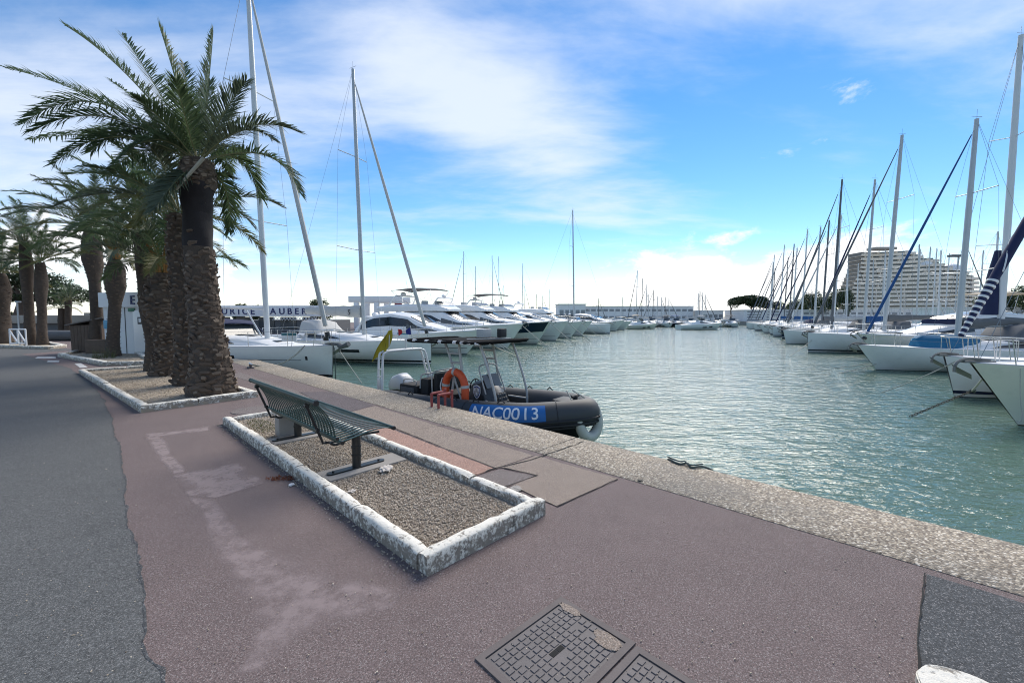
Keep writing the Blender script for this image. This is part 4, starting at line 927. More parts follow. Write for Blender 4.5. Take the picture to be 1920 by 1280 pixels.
    bl_ = boomlen or L * .36; zb = zd + boomz; b0, b1_ = mt(zb) + Vector((-.12, 0, 0)), mt(zb) + Vector((-bl_, 0, .10)); tubeobj('boom', [b0, b1_], .07 if detail else .08, mm, t, 8)
    if cover:
        n = 10; pts = [b0.lerp(b1_, i / n) + Vector((0, 0, .16 + .02 * math.sin(i * 2.3))) for i in range(n + 1)]; rr_ = [cr - .15 * (i / n) + .015 * math.sin(i * 3) for i in range(n + 1)]
        rings = [[p + Vector((0, math.cos(a) * r_ * .55, math.sin(a) * r_)) for a in [2 * math.pi * j / 10 for j in range(10)]] for p, r_ in zip(pts, rr_)]; MB().loft(rings, True, True, True).build('sail_cover', cover, t)
    if detail:
        rails(h, t, .13, .93, 6 if detail > 1 else 5, .62, True, detail); anchor(h, t)
        rp = [h.sheer(.93, 1, .06) + Vector((0, 0, .62)), Vector((-L + .06, h.w(1) * .7, h.fb(1) + .68)), Vector((-L + .06, -h.w(1) * .7, h.fb(1) + .68)), h.sheer(.93, -1, .06) + Vector((0, 0, .62))]
        MB().tube(rp, .015, 6).build('pushpit', M_STEEL, t)
    t['_h'] = 0; del t['_h']; return t, h
HM = [hullmat('hull_white_navy_stripe', (.78, .78, .755), (.02, .025, .06), .12, .22), hullmat('hull_white_dark_stripe', (.79, .79, .765), (.015, .015, .018), .10, .20), hullmat('hull_cream', (.76, .74, .62), (.5, .5, .45), .1, .11, (.12, .10, .06)),
      hullmat('hull_grey_white', (.70, .71, .70), (.03, .05, .12), .10, .18), hullmat('hull_navy', (.012, .025, .05), (.5, .5, .5), .14, .22), hullmat('hull_plain', (.78, .785, .76), (.5, .51, .5), .1, .11, (.06, .06, .06)),
      hullmat('hull_yacht_navy_band', (.66, .68, .62), (.04, .05, .045), .10, .16, (.03, .035, .04))]
def yacht(label, bow, hdg, L=13, B=4.2, fb=(2.0, 1.55, 1.15), kind='coupe', hm=None, band=None, bimini=None, group='motor yachts moored in the left row', detail=1, win=M_GLASS, z=WZ, arch=True, rake=1.5):
    t = thing('motor_yacht', label, 'motor yacht', (bow[0], bow[1], z), R(hdg), group); h = Hull(L, B, fb, rake, .92, .45, .78, 3.2, .62, .55)
    h.shell('hull', hm or HM[5], t); h.deck(M_DECK, t, .02, .10)
    for sd in (1, -1):
        tubeobj('rub_rail', [h.sheer(u, sd, -.01, -.06) for u in np.linspace(.004, 1, 18)], .035, M_GEL if band is None else M_STEEL, t, 5)
        h.strip('chine_line', .03, .97, .42, .46, M_GCANV, t, sd, 14, .006)
        if band: h.strip('topside_band', .012, .99, -.95, -.10, band, t, sd, 24, .035, True)
        else:
            for k in range(2): h.strip('hull_window', .26 + .16 * k, .36 + .16 * k, -.75, -.52, M_GLASS, t, sd, 4, .010, True)
    d = lambda u: h.fb(u) - .02; w = lambda u: h.w(u)
    if kind == 'coupe': us = [.20, .27, .36, .46, .58, .70, .80, .86]; hh = [.05, .28, .62, 1.25, 1.55, 1.5, 1.15, .55]; ww = [.45, .58, .66, .72, .76, .78, .80, .82]
    elif kind == 'fly': us = [.18, .27, .35, .45, .55, .70, .82, .84]; hh = [.04, .32, .52, 1.30, 1.45, 1.48, 1.45, 1.42]; ww = [.42, .58, .68, .74, .78, .80, .80, .80]
    else: us = [.22, .34, .46, .52, .56, .66, .72, .76]; hh = [.04, .35, .5, .62, .70, .55, .50, .45]; ww = [.45, .6, .7, .76, .78, .8, .82, .82]
    st = [(-u * L, d(u), d(u) + k, w(u) * q, w(u) * q * (.80 if kind != 'fly' else .84)) for u, k, q in zip(us, hh, ww)]
    shellbox(st, 'superstructure', M_SUPER, t, True, camber=.10)
    for sd in (1, -1):
        if kind == 'coupe': cabin_strip(st, 2, 6, .42, .84, 'cabin_window', win, t, sd); cabin_strip(st, 1, 3, .3, .62, 'fore_window', M_GLASS2, t, sd)
        elif kind == 'fly': cabin_strip(st, 3, 6, .40, .80, 'cabin_window', win, t, sd); cabin_strip(st, 1, 3, .3, .62, 'fore_window', M_GLASS2, t, sd)
        else: cabin_strip(st, 1, 4, .35, .75, 'cabin_window', win, t, sd)
    # windscreen: raked dark panels just above the front slope
    if kind in ('coupe', 'fly'):
        a, c = st[2], st[3]
        for k in (-1, 0, 1):
            y0, y1 = (k - .46) * .56, (k + .46) * .56; P0 = lambda s_, y, f: Vector((s_[0] + .03, y * s_[4], s_[2] + .10 * (1 - (y * 1.0) ** 2) + .025))
            lo, hi = [lerp(a[q], c[q], .06) for q in range(5)], [lerp(a[q], c[q], .92) for q in range(5)]
            MB().slab([P0(lo, y0, 0), P0(lo, y1, 0), P0(hi, y1, 1), P0(hi, y0, 1)], (-.02, 0, -.03)).build('windscreen', win, t, smooth=False)
    else:
        a = st[3]; MB().slab([(a[0] + .5, -a[4] * .9, a[2] + .02), (a[0] + .5, a[4] * .9, a[2] + .02), (a[0], a[4] * .95, a[2] + .62), (a[0], -a[4] * .95, a[2] + .62)], (-.02, 0, 0)).build('windscreen', M_GLASS2, t, smooth=False)
    if kind == 'fly':
        i = 3; zt = st[4][2] + .02; f = [(-.42 * L, zt - .02, zt + .16, w(.42) * .5, w(.42) * .46), (-.48 * L, zt, zt + .5, w(.5) * .66, w(.5) * .66), (-.60 * L, zt, zt + .62, w(.6) * .72, w(.6) * .74), (-.82 * L, zt, zt + .55, w(.8) * .74, w(.8) * .76), (-.90 * L, zt, zt + .4, w(.9) * .74, w(.9) * .74)]
        shellbox(f, 'flybridge', M_SUPER, t, True, camber=.02); zf = zt + .62
        MB().slab([(-.47 * L, -w(.5) * .55, zf - .06), (-.47 * L, w(.5) * .55, zf - .06), (-.50 * L, w(.5) * .58, zf + .22), (-.50 * L, -w(.5) * .58, zf + .22)], (-.02, 0, 0)).build('fly_screen', M_GLASS2, t, smooth=False)
        for k in range(2): MB().bbox((-.56 * L - .7 * k, (-.5 if k else .5), zf + .05), (.45, .5, .5), .08).build('helm_seat', M_LCANV, t)
    else: zf = max(s_[2] for s_ in st)
    if arch:
        xa = -.78 * L if kind != 'open' else -.70 * L; wa = w(.78) * (.72 if kind == 'fly' else .8); z0_ = zf if kind == 'fly' else d(.78) + .5; za = z0_ + (.75 if kind == 'fly' else .9)
        MB().tube(cat_rom([(xa - .5, wa, z0_ - .3), (xa + .1, wa * .92, za - .15), (xa + .25, wa * .6, za), (xa + .25, -wa * .6, za), (xa + .1, -wa * .92, za - .15), (xa - .5, -wa, z0_ - .3)], 4), .075, 8).build('radar_arch', M_SUPER, t)
        MB().lathe([(.05, 0), (.24, .04), (.26, .16), (.18, .26), (.02, .30)], 14, (xa + .2, -.35, za + .06)).build('radar_dome', M_GEL, t); tubeobj('aerial', [(xa + .2, .5, za), (xa - .2, .55, za + 1.5)], .012, M_GEL, t, 5)
    if bimini:
        xb0, xb1 = (-.52 * L, -.80 * L); zb = zf + (1.2 if kind == 'fly' else 1.0); wb = w(.65) * .62; rings = []
        for i in range(9): q = i / 8; rings.append([(lerp(xb0, xb1, q), wb * tt, zb + .16 * math.sin(math.pi * q) + .12 * (1 - tt * tt)) for tt in (-1, -.5, 0, .5, 1)] + [(lerp(xb0, xb1, q), wb * tt, zb - .025 + .16 * math.sin(math.pi * q) + .12 * (1 - tt * tt)) for tt in (1, .5, 0, -.5, -1)])
        MB().loft(rings, True, True, True).build('bimini', bimini, t)
        for sd in (1, -1):
            for xa_, xb_ in ((-.60 * L, xb0), (-.64 * L, (xb0 + xb1) / 2), (-.66 * L, xb1)): tubeobj('bimini_strut', [(xa_, sd * wb, zf - .1), (xb_, sd * wb, zb)], .014, M_STEEL, t, 5)
    if kind == 'open':
        for k in (-1, 1): MB().bbox((-.60 * L, .55 * k, d(.6) + .65), (.5, .5, .6), .1).build('helm_seat', M_LCANV, t)
    rails(h, t, .10, .52, 5, .55, True, 1)
    anchor(h, t, M_GALV, .8); 
    for k in range(2): MB().bbox((-L * (.14 + .06 * k), 0, d(.16) + .13), (.55, .55, .04), .015).build('deck_hatch', M_GLASS2, t)
    return t, h
HDL = math.degrees(math.atan2(HL.y, HL.x))
def rope_thing(label, a, c, sag=.1, r_=.014, m=M_ROPE, name='mooring_line', cat='rope', group='mooring lines'):
    a, c = Vector(a), Vector(c); pts = sagline(a, c, sag, 12); return MB().tube([p - c for p in pts], r_, 6).build(name, m, label=label, cat=cat, group=group, loc=c)
# ---- left row
LB = Vector((-7.4, 17.4, 0))
def lrow(t, off=0): p = LB + UU * t + HL * off; return (p.x, p.y)
s1, h1_ = sailboat('near white sailing boat beside the quay with open anchor bow and blue spray hood', lrow(0), HDL - 1, 13, 4.1, (1.42, 1.30, 1.25), .10, 4.25, 16.6, M_WMAST, .12, None, 4.6, (M_LCANV, .085), HM[1], 2, 1.9, hood=None, boomz=1.6, furl_h=.97)
def hull_text(h, t, body, u, z, size, m, side=-1, name='lettering'):
    me = text_mesh(body, size); bm = bmesh.new(); bm.from_mesh(me); b = MB()
    for v in bm.verts:
        uu_ = u - v.co.x / h.L * (1 if side < 0 else -1); p = h.pt(uu_, z + v.co.y, side, .012); v.co = p
    b.addbm(bm); return b.build(name, m, t, smooth=False)
# hull details on the side that faces the camera (starboard: local y < 0)
h1_.strip('hull_window', .315, .40, .78, .98, M_GLASS, s1, -1, 4, .012); h1_.strip('hull_line', .09, .95, .80, .825, M_GCANV, s1, -1, 20, .006); h1_.strip('waterline_bar', .012, .035, .16, .21, M_KLET, s1, -1, 3, .012)
h1_.strip('emblem', .070, .076, .82, .98, M_KLET, s1, -1, 2, .012)
# deckhouse windscreen, bimini and instruments of the near boat
d_ = lambda u: h1_.fb(u)
MB().slab([(-13 * .50, -1.05, d_(.5) + .38), (-13 * .50, 1.05, d_(.5) + .38), (-13 * .55, .95, d_(.5) + .95), (-13 * .55, -.95, d_(.5) + .95)], (-.03, 0, 0)).build('windscreen', M_GLASS2, s1, smooth=False)
for sd in (1, -1): MB().slab([(-6.6, sd * 1.06, d_(.5) + .38), (-8.4, sd * 1.15, d_(.6) + .38), (-8.4, sd * 1.0, d_(.6) + 1.0), (-7.2, sd * .96, d_(.5) + .95)], (0, -sd * .02, 0)).build('side_window', M_GLASS2, s1, smooth=False)
rings = [[(x, y, z_ + .10 * (1 - (y / 1.2) ** 2)) for y in (-1.15, -.6, 0, .6, 1.15)] + [(x, y, z_ - .04 + .10 * (1 - (y / 1.2) ** 2)) for y in (1.15, .6, 0, -.6, -1.15)] for x, z_ in ((-6.9, d_(.55) + .92), (-7.3, d_(.55) + 1.10), (-8.6, d_(.6) + 1.14), (-9.4, d_(.6) + 1.08))]
MB().loft(rings, True, True, True).build('spray_hood', M_NAVY, s1)
for y in (-1.1, 1.1): tubeobj('hood_frame', [(-7.0, y, d_(.55) + .95), (-5.0 - .3, y * .95, d_(.42) + .10)], .03, M_NAVY, s1)
tubeobj('vang', [(-4.5, 0, d_(.3) + .15), (-5.8, 0, d_(.3) + 1.62)], .035, M_WMAST, s1)
tubeobj('boom_end_line', [(-8.6, 0, d_(.6) + 1.15), (-8.9, 0, d_(.6) + .3)], .02, M_DROPE, s1)
MB().bbox((-1.75, -.72, d_(.12) + .38), (.72, .02, .36), .004, R(14)).build('board', M_LET, s1); MB().bbox((-1.75, -.732, d_(.12) + .50), (.72, .006, .10), .002, R(14)).build('board_band', mat('teal_print', (.03, .16, .19), .5), s1)
MB().tube([(-.42, 0, 1.62), (-.42, 0, 1.78)], .11, 12).build('windlass', M_BLACKP, s1)
MB().tube(cat_rom([(.0, 0, 1.50), (.35, -.05, 1.48), (.55, -.05, 1.40), (.95, -.05, 1.52)], 4), [.05, .05, .06, .07, .08, .10, .11, .11, .10, .09, .10, .11, .10], 8).build('anchor_cover', M_GCANV, s1)
s2, h2_ = sailboat('second white sailing boat from the quay with white sail cover marked with a black emblem', lrow(6.35, .3), HDL, 12.6, 4.1, (1.32, 1.22, 1.18), .06, 4.9, 15.6, M_ALU, .115, M_LCANV, 4.9, (M_LCANV, .085), HM[1], 2, 1.6, hood=M_LCANV, boomz=1.45, furl_h=.97, cr=.38)
h2_.strip('hull_window', .30, .40, .62, .78, M_GLASS, s2, -1, 4, .012); h2_.strip('waterline_bar', .012, .030, .25, .31, M_KLET, s2, -1, 3, .012)
me_ = text_mesh('S', .46, True); bm_ = bmesh.new(); bm_.from_mesh(me_); bmesh.ops.rotate(bm_, matrix=Matrix.Rotation(R(90), 3, 'X'), verts=bm_.verts); bmesh.ops.translate(bm_, vec=(-5.95, -.235, h2_.fb(.38) + 1.47), verts=bm_.verts); MB().addbm(bm_).build('cover_emblem', M_KLET, s2, smooth=False)
MB().bbox((-1.3, -.80, h2_.fb(.1) + .36), (.62, .02, .36), .004, R(16)).build('board', M_LET, s2); MB().bbox((-1.3, -.812, h2_.fb(.1) + .40), (.62, .006, .12), .002, R(16)).build('board_band', mat('cyan_print', (.05, .25, .34), .5), s2)
yspec = [
 (12.6, .2, 'motor yacht with arched side window beside the second sailing boat', dict(L=12.5, B=4.0, fb=(1.75, 1.35, 1.1), kind='coupe', bimini=None, hm=HM[5])),
 (18.6, .4, 'large flybridge yacht with grey sun canopy nearest to the sailing boats', dict(L=15.5, B=4.6, fb=(2.05, 1.65, 1.3), kind='fly', bimini=M_GCANV, hm=HM[5])),
 (24.6, .6, 'flybridge yacht with a dark blue band along its topsides', dict(L=15, B=4.6, fb=(2.15, 1.7, 1.3), kind='fly', bimini=None, hm=HM[6], band=M_NAVYH)),
 (30.8, .3, 'white flybridge yacht just past the blue-banded one', dict(L=15, B=4.5, fb=(2.1, 1.7, 1.3), kind='fly', bimini=M_GCANV, hm=HM[5])),
 (37.0, .0, 'white coupe yacht with brown anchor gear in mid left row', dict(L=14, B=4.4, fb=(2.0, 1.6, 1.25), kind='coupe', hm=HM[5])),
 (43.2, -.4, 'white flybridge yacht before the single tall mast in the left row', dict(L=14, B=4.4, fb=(2.0, 1.6, 1.25), kind='fly', hm=HM[5])),
 (56.5, -.5, 'low white yacht just past the single tall mast', dict(L=12, B=4, fb=(1.7, 1.35, 1.1), kind='open', hm=HM[5])),
 (62.5, .2, 'white yacht with sloping sports arch near the end of the left row', dict(L=13, B=4.2, fb=(1.9, 1.5, 1.2), kind='coupe', hm=HM[5])),
 (69.0, .4, 'last white yacht at the far end of the left row', dict(L=12, B=4.1, fb=(1.7, 1.35, 1.1), kind='open', hm=HM[5]))]
for t_, o_, lb, kw in yspec:
    y_, hy = yacht(lb, lrow(t_, o_), HDL + rnd.uniform(-3, 3), **kw)
    if t_ < 45:
        for k in range(2 if t_ < 31 else 1):
            bw = Vector((*lrow(t_, o_), WZ)) + HL * -.25 + Vector((0, 0, kw['fb'][0] - .1)); e = Vector((*lrow(t_, o_), WZ)) + HL * (2.2 + .3 * k) + UU * (-.6 if k else .5)
            rope_thing(['pale', 'thin'][k] + ' mooring line from the bow of the ' + lb[:40].rsplit(' ', 1)[0], bw, e, .05, .025)
sailboat('tall-masted sailing boat standing among the left row of yachts', lrow(50, .5), HDL, 13, 4, (1.5, 1.35, 1.25), .1, 5.6, 17.2, M_ALU, .11, M_GCANV, None, None, HM[0], 1, 1.2)
# brown fishing boat and small craft at the far end
yacht('small beige-topped boat moored past the end of the left row', (29.5, 86), 10, 7, 2.6, (1.2, .95, .8), 'open', HM[2], None, M_BEIGE, 'small craft at the harbour end', arch=False, rake=.6)
for k in range(7): yacht(['first', 'second', 'third', 'fourth', 'fifth', 'sixth', 'seventh'][k] + ' small boat from the left on the far pontoon', (33 + 3.1 * k, 97 + rnd.uniform(-1, 1)), -95 + rnd.uniform(-6, 6), 6.5, 2.4, (1.1, .9, .75), 'open', HM[[0, 5, 4, 3, 5, 0, 3][k]], None, [None, M_GCANV, M_BLUE, None, M_LCANV, None, M_GCANV][k], 'small craft at the harbour end', arch=False, rake=.6)
yacht('lone white motor boat lying across the far end of the channel', (40.5, 81.5), 4, 8.6, 3.0, (1.35, 1.1, .95), 'open', HM[5], None, None, 'small craft at the harbour end', arch=False, rake=.9)
# ---- masts beyond the left row
ordn = ['first', 'second', 'third', 'fourth', 'fifth', 'sixth', 'seventh', 'eighth', 'ninth', 'tenth', 'eleventh', 'twelfth', 'thirteenth', 'fourteenth', 'fifteenth', 'sixteenth', 'seventeenth', 'eighteenth', 'nineteenth', 'twentieth', 'twenty-first', 'twenty-second', 'twenty-third', 'twenty-fourth', 'twenty-fifth', 'twenty-sixth']
fm = [(869, 473), (891, 500), (924, 480), (936, 482), (943, 535), (979, 495), (983, 531), (1005, 552), (1017, 554), (1031, 543), (1122, 560), (1166, 557), (1193, 508), (1203, 523), (1211, 533), (1216, 552), (1224, 544), (1232, 556), (1240, 558), (1247, 557), (1254, 560), (1309, 550), (1312, 546), (1317, 549), (1322, 553)]
for i, (px, yt) in enumerate(fm):
    Y = [112, 124, 118, 128, 134, 121, 131][i % 7] if px < 1100 else ([104, 110, 107][i % 3] if px < 1300 else 101 + i % 3 * 3)
    p = P(px, 592, Y); Hm = (592 - yt) * Y / FPX + CAMH - WZ - 1.0; hd = rnd.choice((-150, -30, 25, 160)) if px < 1300 else -20
    Lb = max(8, Hm * .72); J_ = Lb * .36; hv = Vector((math.cos(R(hd)), math.sin(R(hd)), 0)); bw = p + hv * J_
    sailboat(f'{ordn[i]} bare mast from the left among the far boats beyond the left row' if px < 1300 else f'{ordn[i - 21]} mast from the left in the small far group before the pine', bw, hd, Lb, Lb * .3, (1.1, .95, .95), .6, J_, Hm, [M_ALU, M_DMAST, M_ALU][i % 3], .085, [M_LCANV, M_BLUE, M_GCANV][i % 3], None, (M_GCANV, .07) if i % 2 == 0 else None, HM[[0, 3, 1][i % 3]], 0, .5, 'distant masts behind the left row', sprd=1 if i % 2 else 2)
# ---- right row
r3, h3_ = sailboat('white sailing boat on the right with navy striped furled headsail and bow anchor', (14.1, 13.7), 179, 11.5, 3.6, (1.34, 1.12, 1.08), .42, 5.4, 11.6, M_WMAST, .10, M_NAVY, 4.4, None, HM[0], 2, 1.5, group='sailing boats moored in the right row', hood=M_NAVY)
f0_, f1_ = Vector((-.22, 0, 1.45)), Vector((-5.7, 0, 12.3))
n = 40; MB().tube([f0_.lerp(f1_, .05 + .93 * i / n) for i in range(n + 1)], [.07 + .07 * min(1, i / 9) - .03 * i / n for i in range(n + 1)], 10).build('furled_headsail', M_NAVY, r3)
for k in range(11):
    q = .055 + .0155 * k; MB().tube([f0_.lerp(f1_, q), f0_.lerp(f1_, q + .006)], .082 + .062 * min(1, k / 9) , 10).build('sail_stripe', M_FW, r3)
hx = [f0_.lerp(f1_, .24 + .5 * i / 60) + Vector((math.sin(i * .22) * .05, math.cos(i * .22) * .145, math.sin(i * .22) * .13)) for i in range(61)]
tubeobj('sail_edge', hx, .022, M_FW, r3)
r4, h4_ = sailboat('cream sailing boat at the right frame edge with large bow anchor', (11.05, 10.1), 180, 12, 3.8, (1.52, 1.35, 1.25), 1.25, 5.6, 13.5, M_ALU, .10, M_NAVY, None, None, HM[2], 2, 1, group='sailing boats moored in the right row')
r2, h2b = sailboat('white sailing boat on the right with blue furled headsail and turquoise deck cover', (17.0, 20.7), 180, 11, 3.5, (1.22, 1.05, 1.0), 1.0, 4.9, 10.9, M_ALU, .12, M_GCANV, 4.2, (M_BLUE, .055), HM[5], 2, 1.4, group='sailing boats moored in the right row', furl_h=.96, hood=M_GCANV)
r1, h1b = sailboat('white racing sailing boat with dark waterline and grey boom in the right row', (21.6, 30.8), 181, 12.5, 3.9, (1.42, 1.25, 1.2), .12, 5.7, 14.2, M_ALU, .13, M_GCANV, 5.2, (M_GCANV, .06), HM[1], 2, 2.2, group='sailing boats moored in the right row', furl_h=.96, hood=None)
yacht('white motor yacht with long oval windows between two right-hand sailing boats', (21.3, 26.0), 180, 12.5, 4.2, (1.6, 1.35, 1.15), 'coupe', HM[5], None, M_BEIGE, 'motor yachts on the right', win=M_GLASS2)
sailboat('sailing boat with navy wrapped mast and navy sail cover at the right edge', (31.0, 23.6), 8, 8.6, 3.2, (1.2, 1.05, 1.05), .5, 4.4, 16.2, M_WMAST, .15, M_NAVY, 5, None, HM[5], 1, 0, group='sailing boats moored in the right row', hood=None)
p_ = P(1868, 560, 23.6); MB().tube([P(1858, 590, 23.4), P(1866, 520, 23.4), P(1872, 470, 23.4)], [.42, .34, .15], 10).build('wrapped_sail', M_NAVY, label='navy sail wrapped round the mast near the right frame edge', cat='sail', group=None)
# turquoise covered dinghy on deck of the blue-furled boat
dg = thing('covered_dinghy', 'turquoise canvas covered dinghy lying on the deck of the right sailing boat', 'dinghy', (19.6, 20.5, WZ + 1.10), R(180))
st = [(-.0, 0, .36, .3, .22), (-.25, 0, .50, .55, .42), (-1.2, 0, .52, .62, .5), (-2.4, 0, .46, .6, .48), (-3.1, 0, .3, .42, .3), (-3.35, 0, .12, .2, .1)]
shellbox(st, 'cover', M_TURQ, dg, True, camber=.12); tubeobj('lashing', [(-1.0, -.66, .02), (-1.0, -.52, .5), (-1.0, 0, .66), (-1.0, .52, .5), (-1.0, .66, .02)], .012, M_ROPE, dg)
# chains and lines of the right row
def bowpt(bw, fb, dx=.25): return Vector((bw[0] + dx, bw[1], WZ + fb - .1))
rope_thing('pale rope from the cream boat down to the chain knot', (11.4, 10.0, WZ + 1.4), G(1822, 733, -.45), .03, .02)
ka, kc = G(1822, 733, -.45), G(1705, 781, WZ)
ch = thing('mooring_chain', 'weedy mooring chain running from the rope knot into the water', 'chain', kc)
n = 24; d0 = (ka - kc)
for i in range(n):
    c = d0 * ((i + .5) / n); lk = MB(); t_ = d0.normalized(); s_ = t_.cross(Vector((0, 0, 1))).normalized() if i % 2 else t_.cross(t_.cross(Vector((0, 0, 1)))).normalized(); Lk = d0.length / n * .62
    lk.tube([c + t_ * math.cos(a) * Lk + s_ * math.sin(a) * .028 for a in [k * math.pi / 5 for k in range(10)]], .011, 5, closed=True); lk.build('link', M_CHAIN, ch)
MB().tube(cat_rom([Vector((.05 * math.sin(i * 2), .05 * math.cos(i * 2.3), .04 * math.sin(i * 3))) + d0 for i in range(12)], 3), .018, 6).build('knot', M_DROPE, ch)
rope_thing('rope from the striped-sail boat slanting left into the water', (14.4, 13.5, WZ + 1.25), G(1652, 736, WZ), .06, .016)
rope_thing('short rope under the bow of the blue-furled boat', (17.7, 20.6, WZ + .35), G(1562, 690, WZ), .03, .02)
rope_thing('second rope under the bow of the blue-furled boat', (17.9, 20.6, WZ + .30), G(1572, 700, WZ), .03, .02)
rope_thing('rope from the racing boat bow into the channel', (21.9, 30.7, WZ + .9), G(1480, 668, WZ), .05, .02)
for i, xx in enumerate((11.55, 12.0)):
    MB().tube(cat_rom([(0, 0, 0), (.02, -.02, -.6), (.06 * (i + 1), -.05, -1.15), (.18 * i, 0, -1.25)], 5), .010, 6).build('hanging_line', M_ROPE, label=['straight', 'looped'][i] + ' thin white line hanging from the cream boat', cat='rope', loc=(xx + .1, 9.6 - .2 * i, WZ + 1.45))
rope_thing('dark mooring line from the near sailing boat to the quay cleat', (LB.x - 1.0, LB.y - .35, WZ + 1.45), CLEAT, .35, .022, M_DROPE)
rope_thing('pale line from the near sailing boat bow into the water', (LB.x + .25, LB.y - .1, WZ + 1.3), G(679, 719, WZ), .02, .016)
rope_thing('dark line hanging straight down from the near sailing boat bow', (LB.x + .12, LB.y - .15, WZ + 1.35), (LB.x + .15, LB.y - .2, WZ), .0, .018, M_DROPE)
# more sailing boats down the right row
RB = Vector((12.2, 10, 0)); k = 0; rr_ = random.Random(8)
hts = [11.9, 13.4, 11.2, 11.6, 11.8, 12.5, 10.8, 12.2, 13.0, 11.5, 12.8, 12.0, 11.4]
for i, t_ in enumerate([28.5, 33.5, 38.5, 43.5, 48.5, 54, 59.5, 65, 71, 77, 83, 89, 95]):
    p = RB + UU * t_; L_ = rr_.uniform(10, 12.5)
    sailboat(f'{ordn[i]} sailing boat past the dark-waterline racing boat down the right row', (p.x + rr_.uniform(-.8, .8), p.y), 180 + rr_.uniform(-3, 3), L_, L_ * .31, (1.3, 1.1, 1.05), rr_.uniform(.1, .8), L_ * .42, hts[i] + .8, rr_.choice([M_ALU, M_DMAST, M_ALU, M_WMAST]), .10, rr_.choice([M_GCANV, M_BLUE, M_NAVY, M_LCANV]), None, (rr_.choice([M_GCANV, M_NAVY, M_LCANV, M_DMAST]), .065), HM[rr_.choice([0, 1, 3, 5, 0, 4])], 1 if i < 7 else 0, 1.5, 'sailing boats moored in the right row', hood=rr_.choice([M_GCANV, M_NAVY, None]))
for i, t_ in enumerate([14, 19, 24, 29, 35, 41, 47, 53, 60, 67, 74, 82, 90]):
    p = RB + UU * t_ + Vector((27 if i > 3 else 30, 2, 0)); L_ = rr_.uniform(9.5, 12)
    sailboat(f'{ordn[i]} sailing boat of the second right-hand row behind the pontoon', (p.x, p.y), rr_.uniform(-3, 3), L_, L_ * .31, (1.25, 1.1, 1.05), .4, L_ * .4, rr_.uniform(9.8, 12.6), rr_.choice([M_ALU, M_WMAST, M_ALU]), .10, rr_.choice([M_GCANV, M_BLUE, M_NAVY, M_LCANV]), None, (rr_.choice([M_GCANV, M_NAVY, M_LCANV]), .06) if i % 2 else None, HM[rr_.choice([0, 1, 3, 5])], 0, 1, 'second row of sailing boats on the right')
for i, (px, yt, Y) in enumerate([(1652, 470, 74), (1665, 500, 80), (1720, 468, 70), (1736, 464, 62), (1749, 466, 66), (1771, 476, 72), (1800, 500, 64), (1835, 470, 58), (1625, 480, 86), (1583, 505, 96), (1530, 520, 104)]):
    p = P(px, 592, Y); Hm = (592 - yt) * Y / FPX + 1.6; L_ = max(8, Hm * .75)
    sailboat(f'{ordn[i]} bare mast of the third right-hand row before the apartment tower', (p.x - L_ * .38, p.y), 180 + rr_.uniform(-4, 4), L_, L_ * .3, (1.1, .95, .95), .4, L_ * .38, Hm, [M_ALU, M_WMAST, M_WMAST][i % 3], .09, [M_LCANV, M_BLUE, M_GCANV][i % 3], None, None, HM[[0, 5, 3][i % 3]], 0, .5, 'third row of masts on the right')
pn = RB + UU * 0 + Vector((13.6, 0, 0)); m = MB(); a, c = pn - UU * 12, pn + UU * 98; w_ = Vector((.9026, -.4305, 0)) * 1.3
m.prism([(a - w_)[:2], (a + w_)[:2], (c + w_)[:2], (c - w_)[:2]], WZ - .3, WZ + .55); m.build('pontoon', M_CONC, kind='structure', smooth=False)
# ------------------------------------------------------------------ grey inflatable boat
RO = Vector((-2.72, 11.12, WZ)); RH = -37.0
rib = thing('inflatable_boat', 'grey rigid inflatable boat with dark canopy and blue number panel beside the quay', 'inflatable boat', RO, R(RH))
RL = 5.35; BW = .92
half = [(-.35, -BW, .54), (.3, -BW, .55), (1.6, -BW, .57), (2.8, -BW + .01, .61), (3.6, -BW + .06, .66), (4.3, -.72, .71), (4.85, -.40, .77), (5.14, -.11, .80)]
path = cat_rom(half + [(x, -y, z) for x, y, z in half[::-1]], 5); n = len(path); rad = []
for p in path:
    rad.append(.295 - .03 * max(0, (p.x - 3.8) / 1.4) if p.x > .2 else .295 * (.45 + .55 * max(0, (p.x + .35) / .55)))
MB().tube(path, rad, 18).build('tube', M_TUBE, rib, ang=60)
arc = [0]
for i in range(1, n): arc.append(arc[-1] + (path[i] - path[i - 1]).length)
def on_tube(s, ang, off=0.0):
    "point on the starboard tube: arc length s from the stern, angle measured from the outward side upwards"
    i = max(j for j in range(n) if arc[j] <= s) if s > 0 else 0; i = min(i, n - 2); f = (s - arc[i]) / (arc[i + 1] - arc[i]); p = path[i].lerp(path[i + 1], f); t = (path[i + 1] - path[i]).normalized(); rd = lerp(rad[i], rad[i + 1], f)
    out = Vector((t.y, -t.x, 0)).normalized(); up = out.cross(t); up = up if up.z > 0 else -up
    return p + (out * math.cos(ang) + up * math.sin(ang)) * (rd + off)
for a0, w_ in ((-.18, .035), (-.50, .045), (-.78, .03)):
    m = MB(); m.tube([on_tube(s, a0, .012) for s in np.linspace(.7, arc[-1] / 2 - .02, 40)], w_ * .7, 6)
    m.build('rub_strake', M_RUB, rib); m2 = MB(); m2.tube([Vector((p.x, -p.y, p.z)) for p in [on_tube(s, a0, .012) for s in np.linspace(.7, arc[-1] / 2 - .02, 40)]], w_ * .7, 6); m2.build('rub_strake', M_RUB, rib)
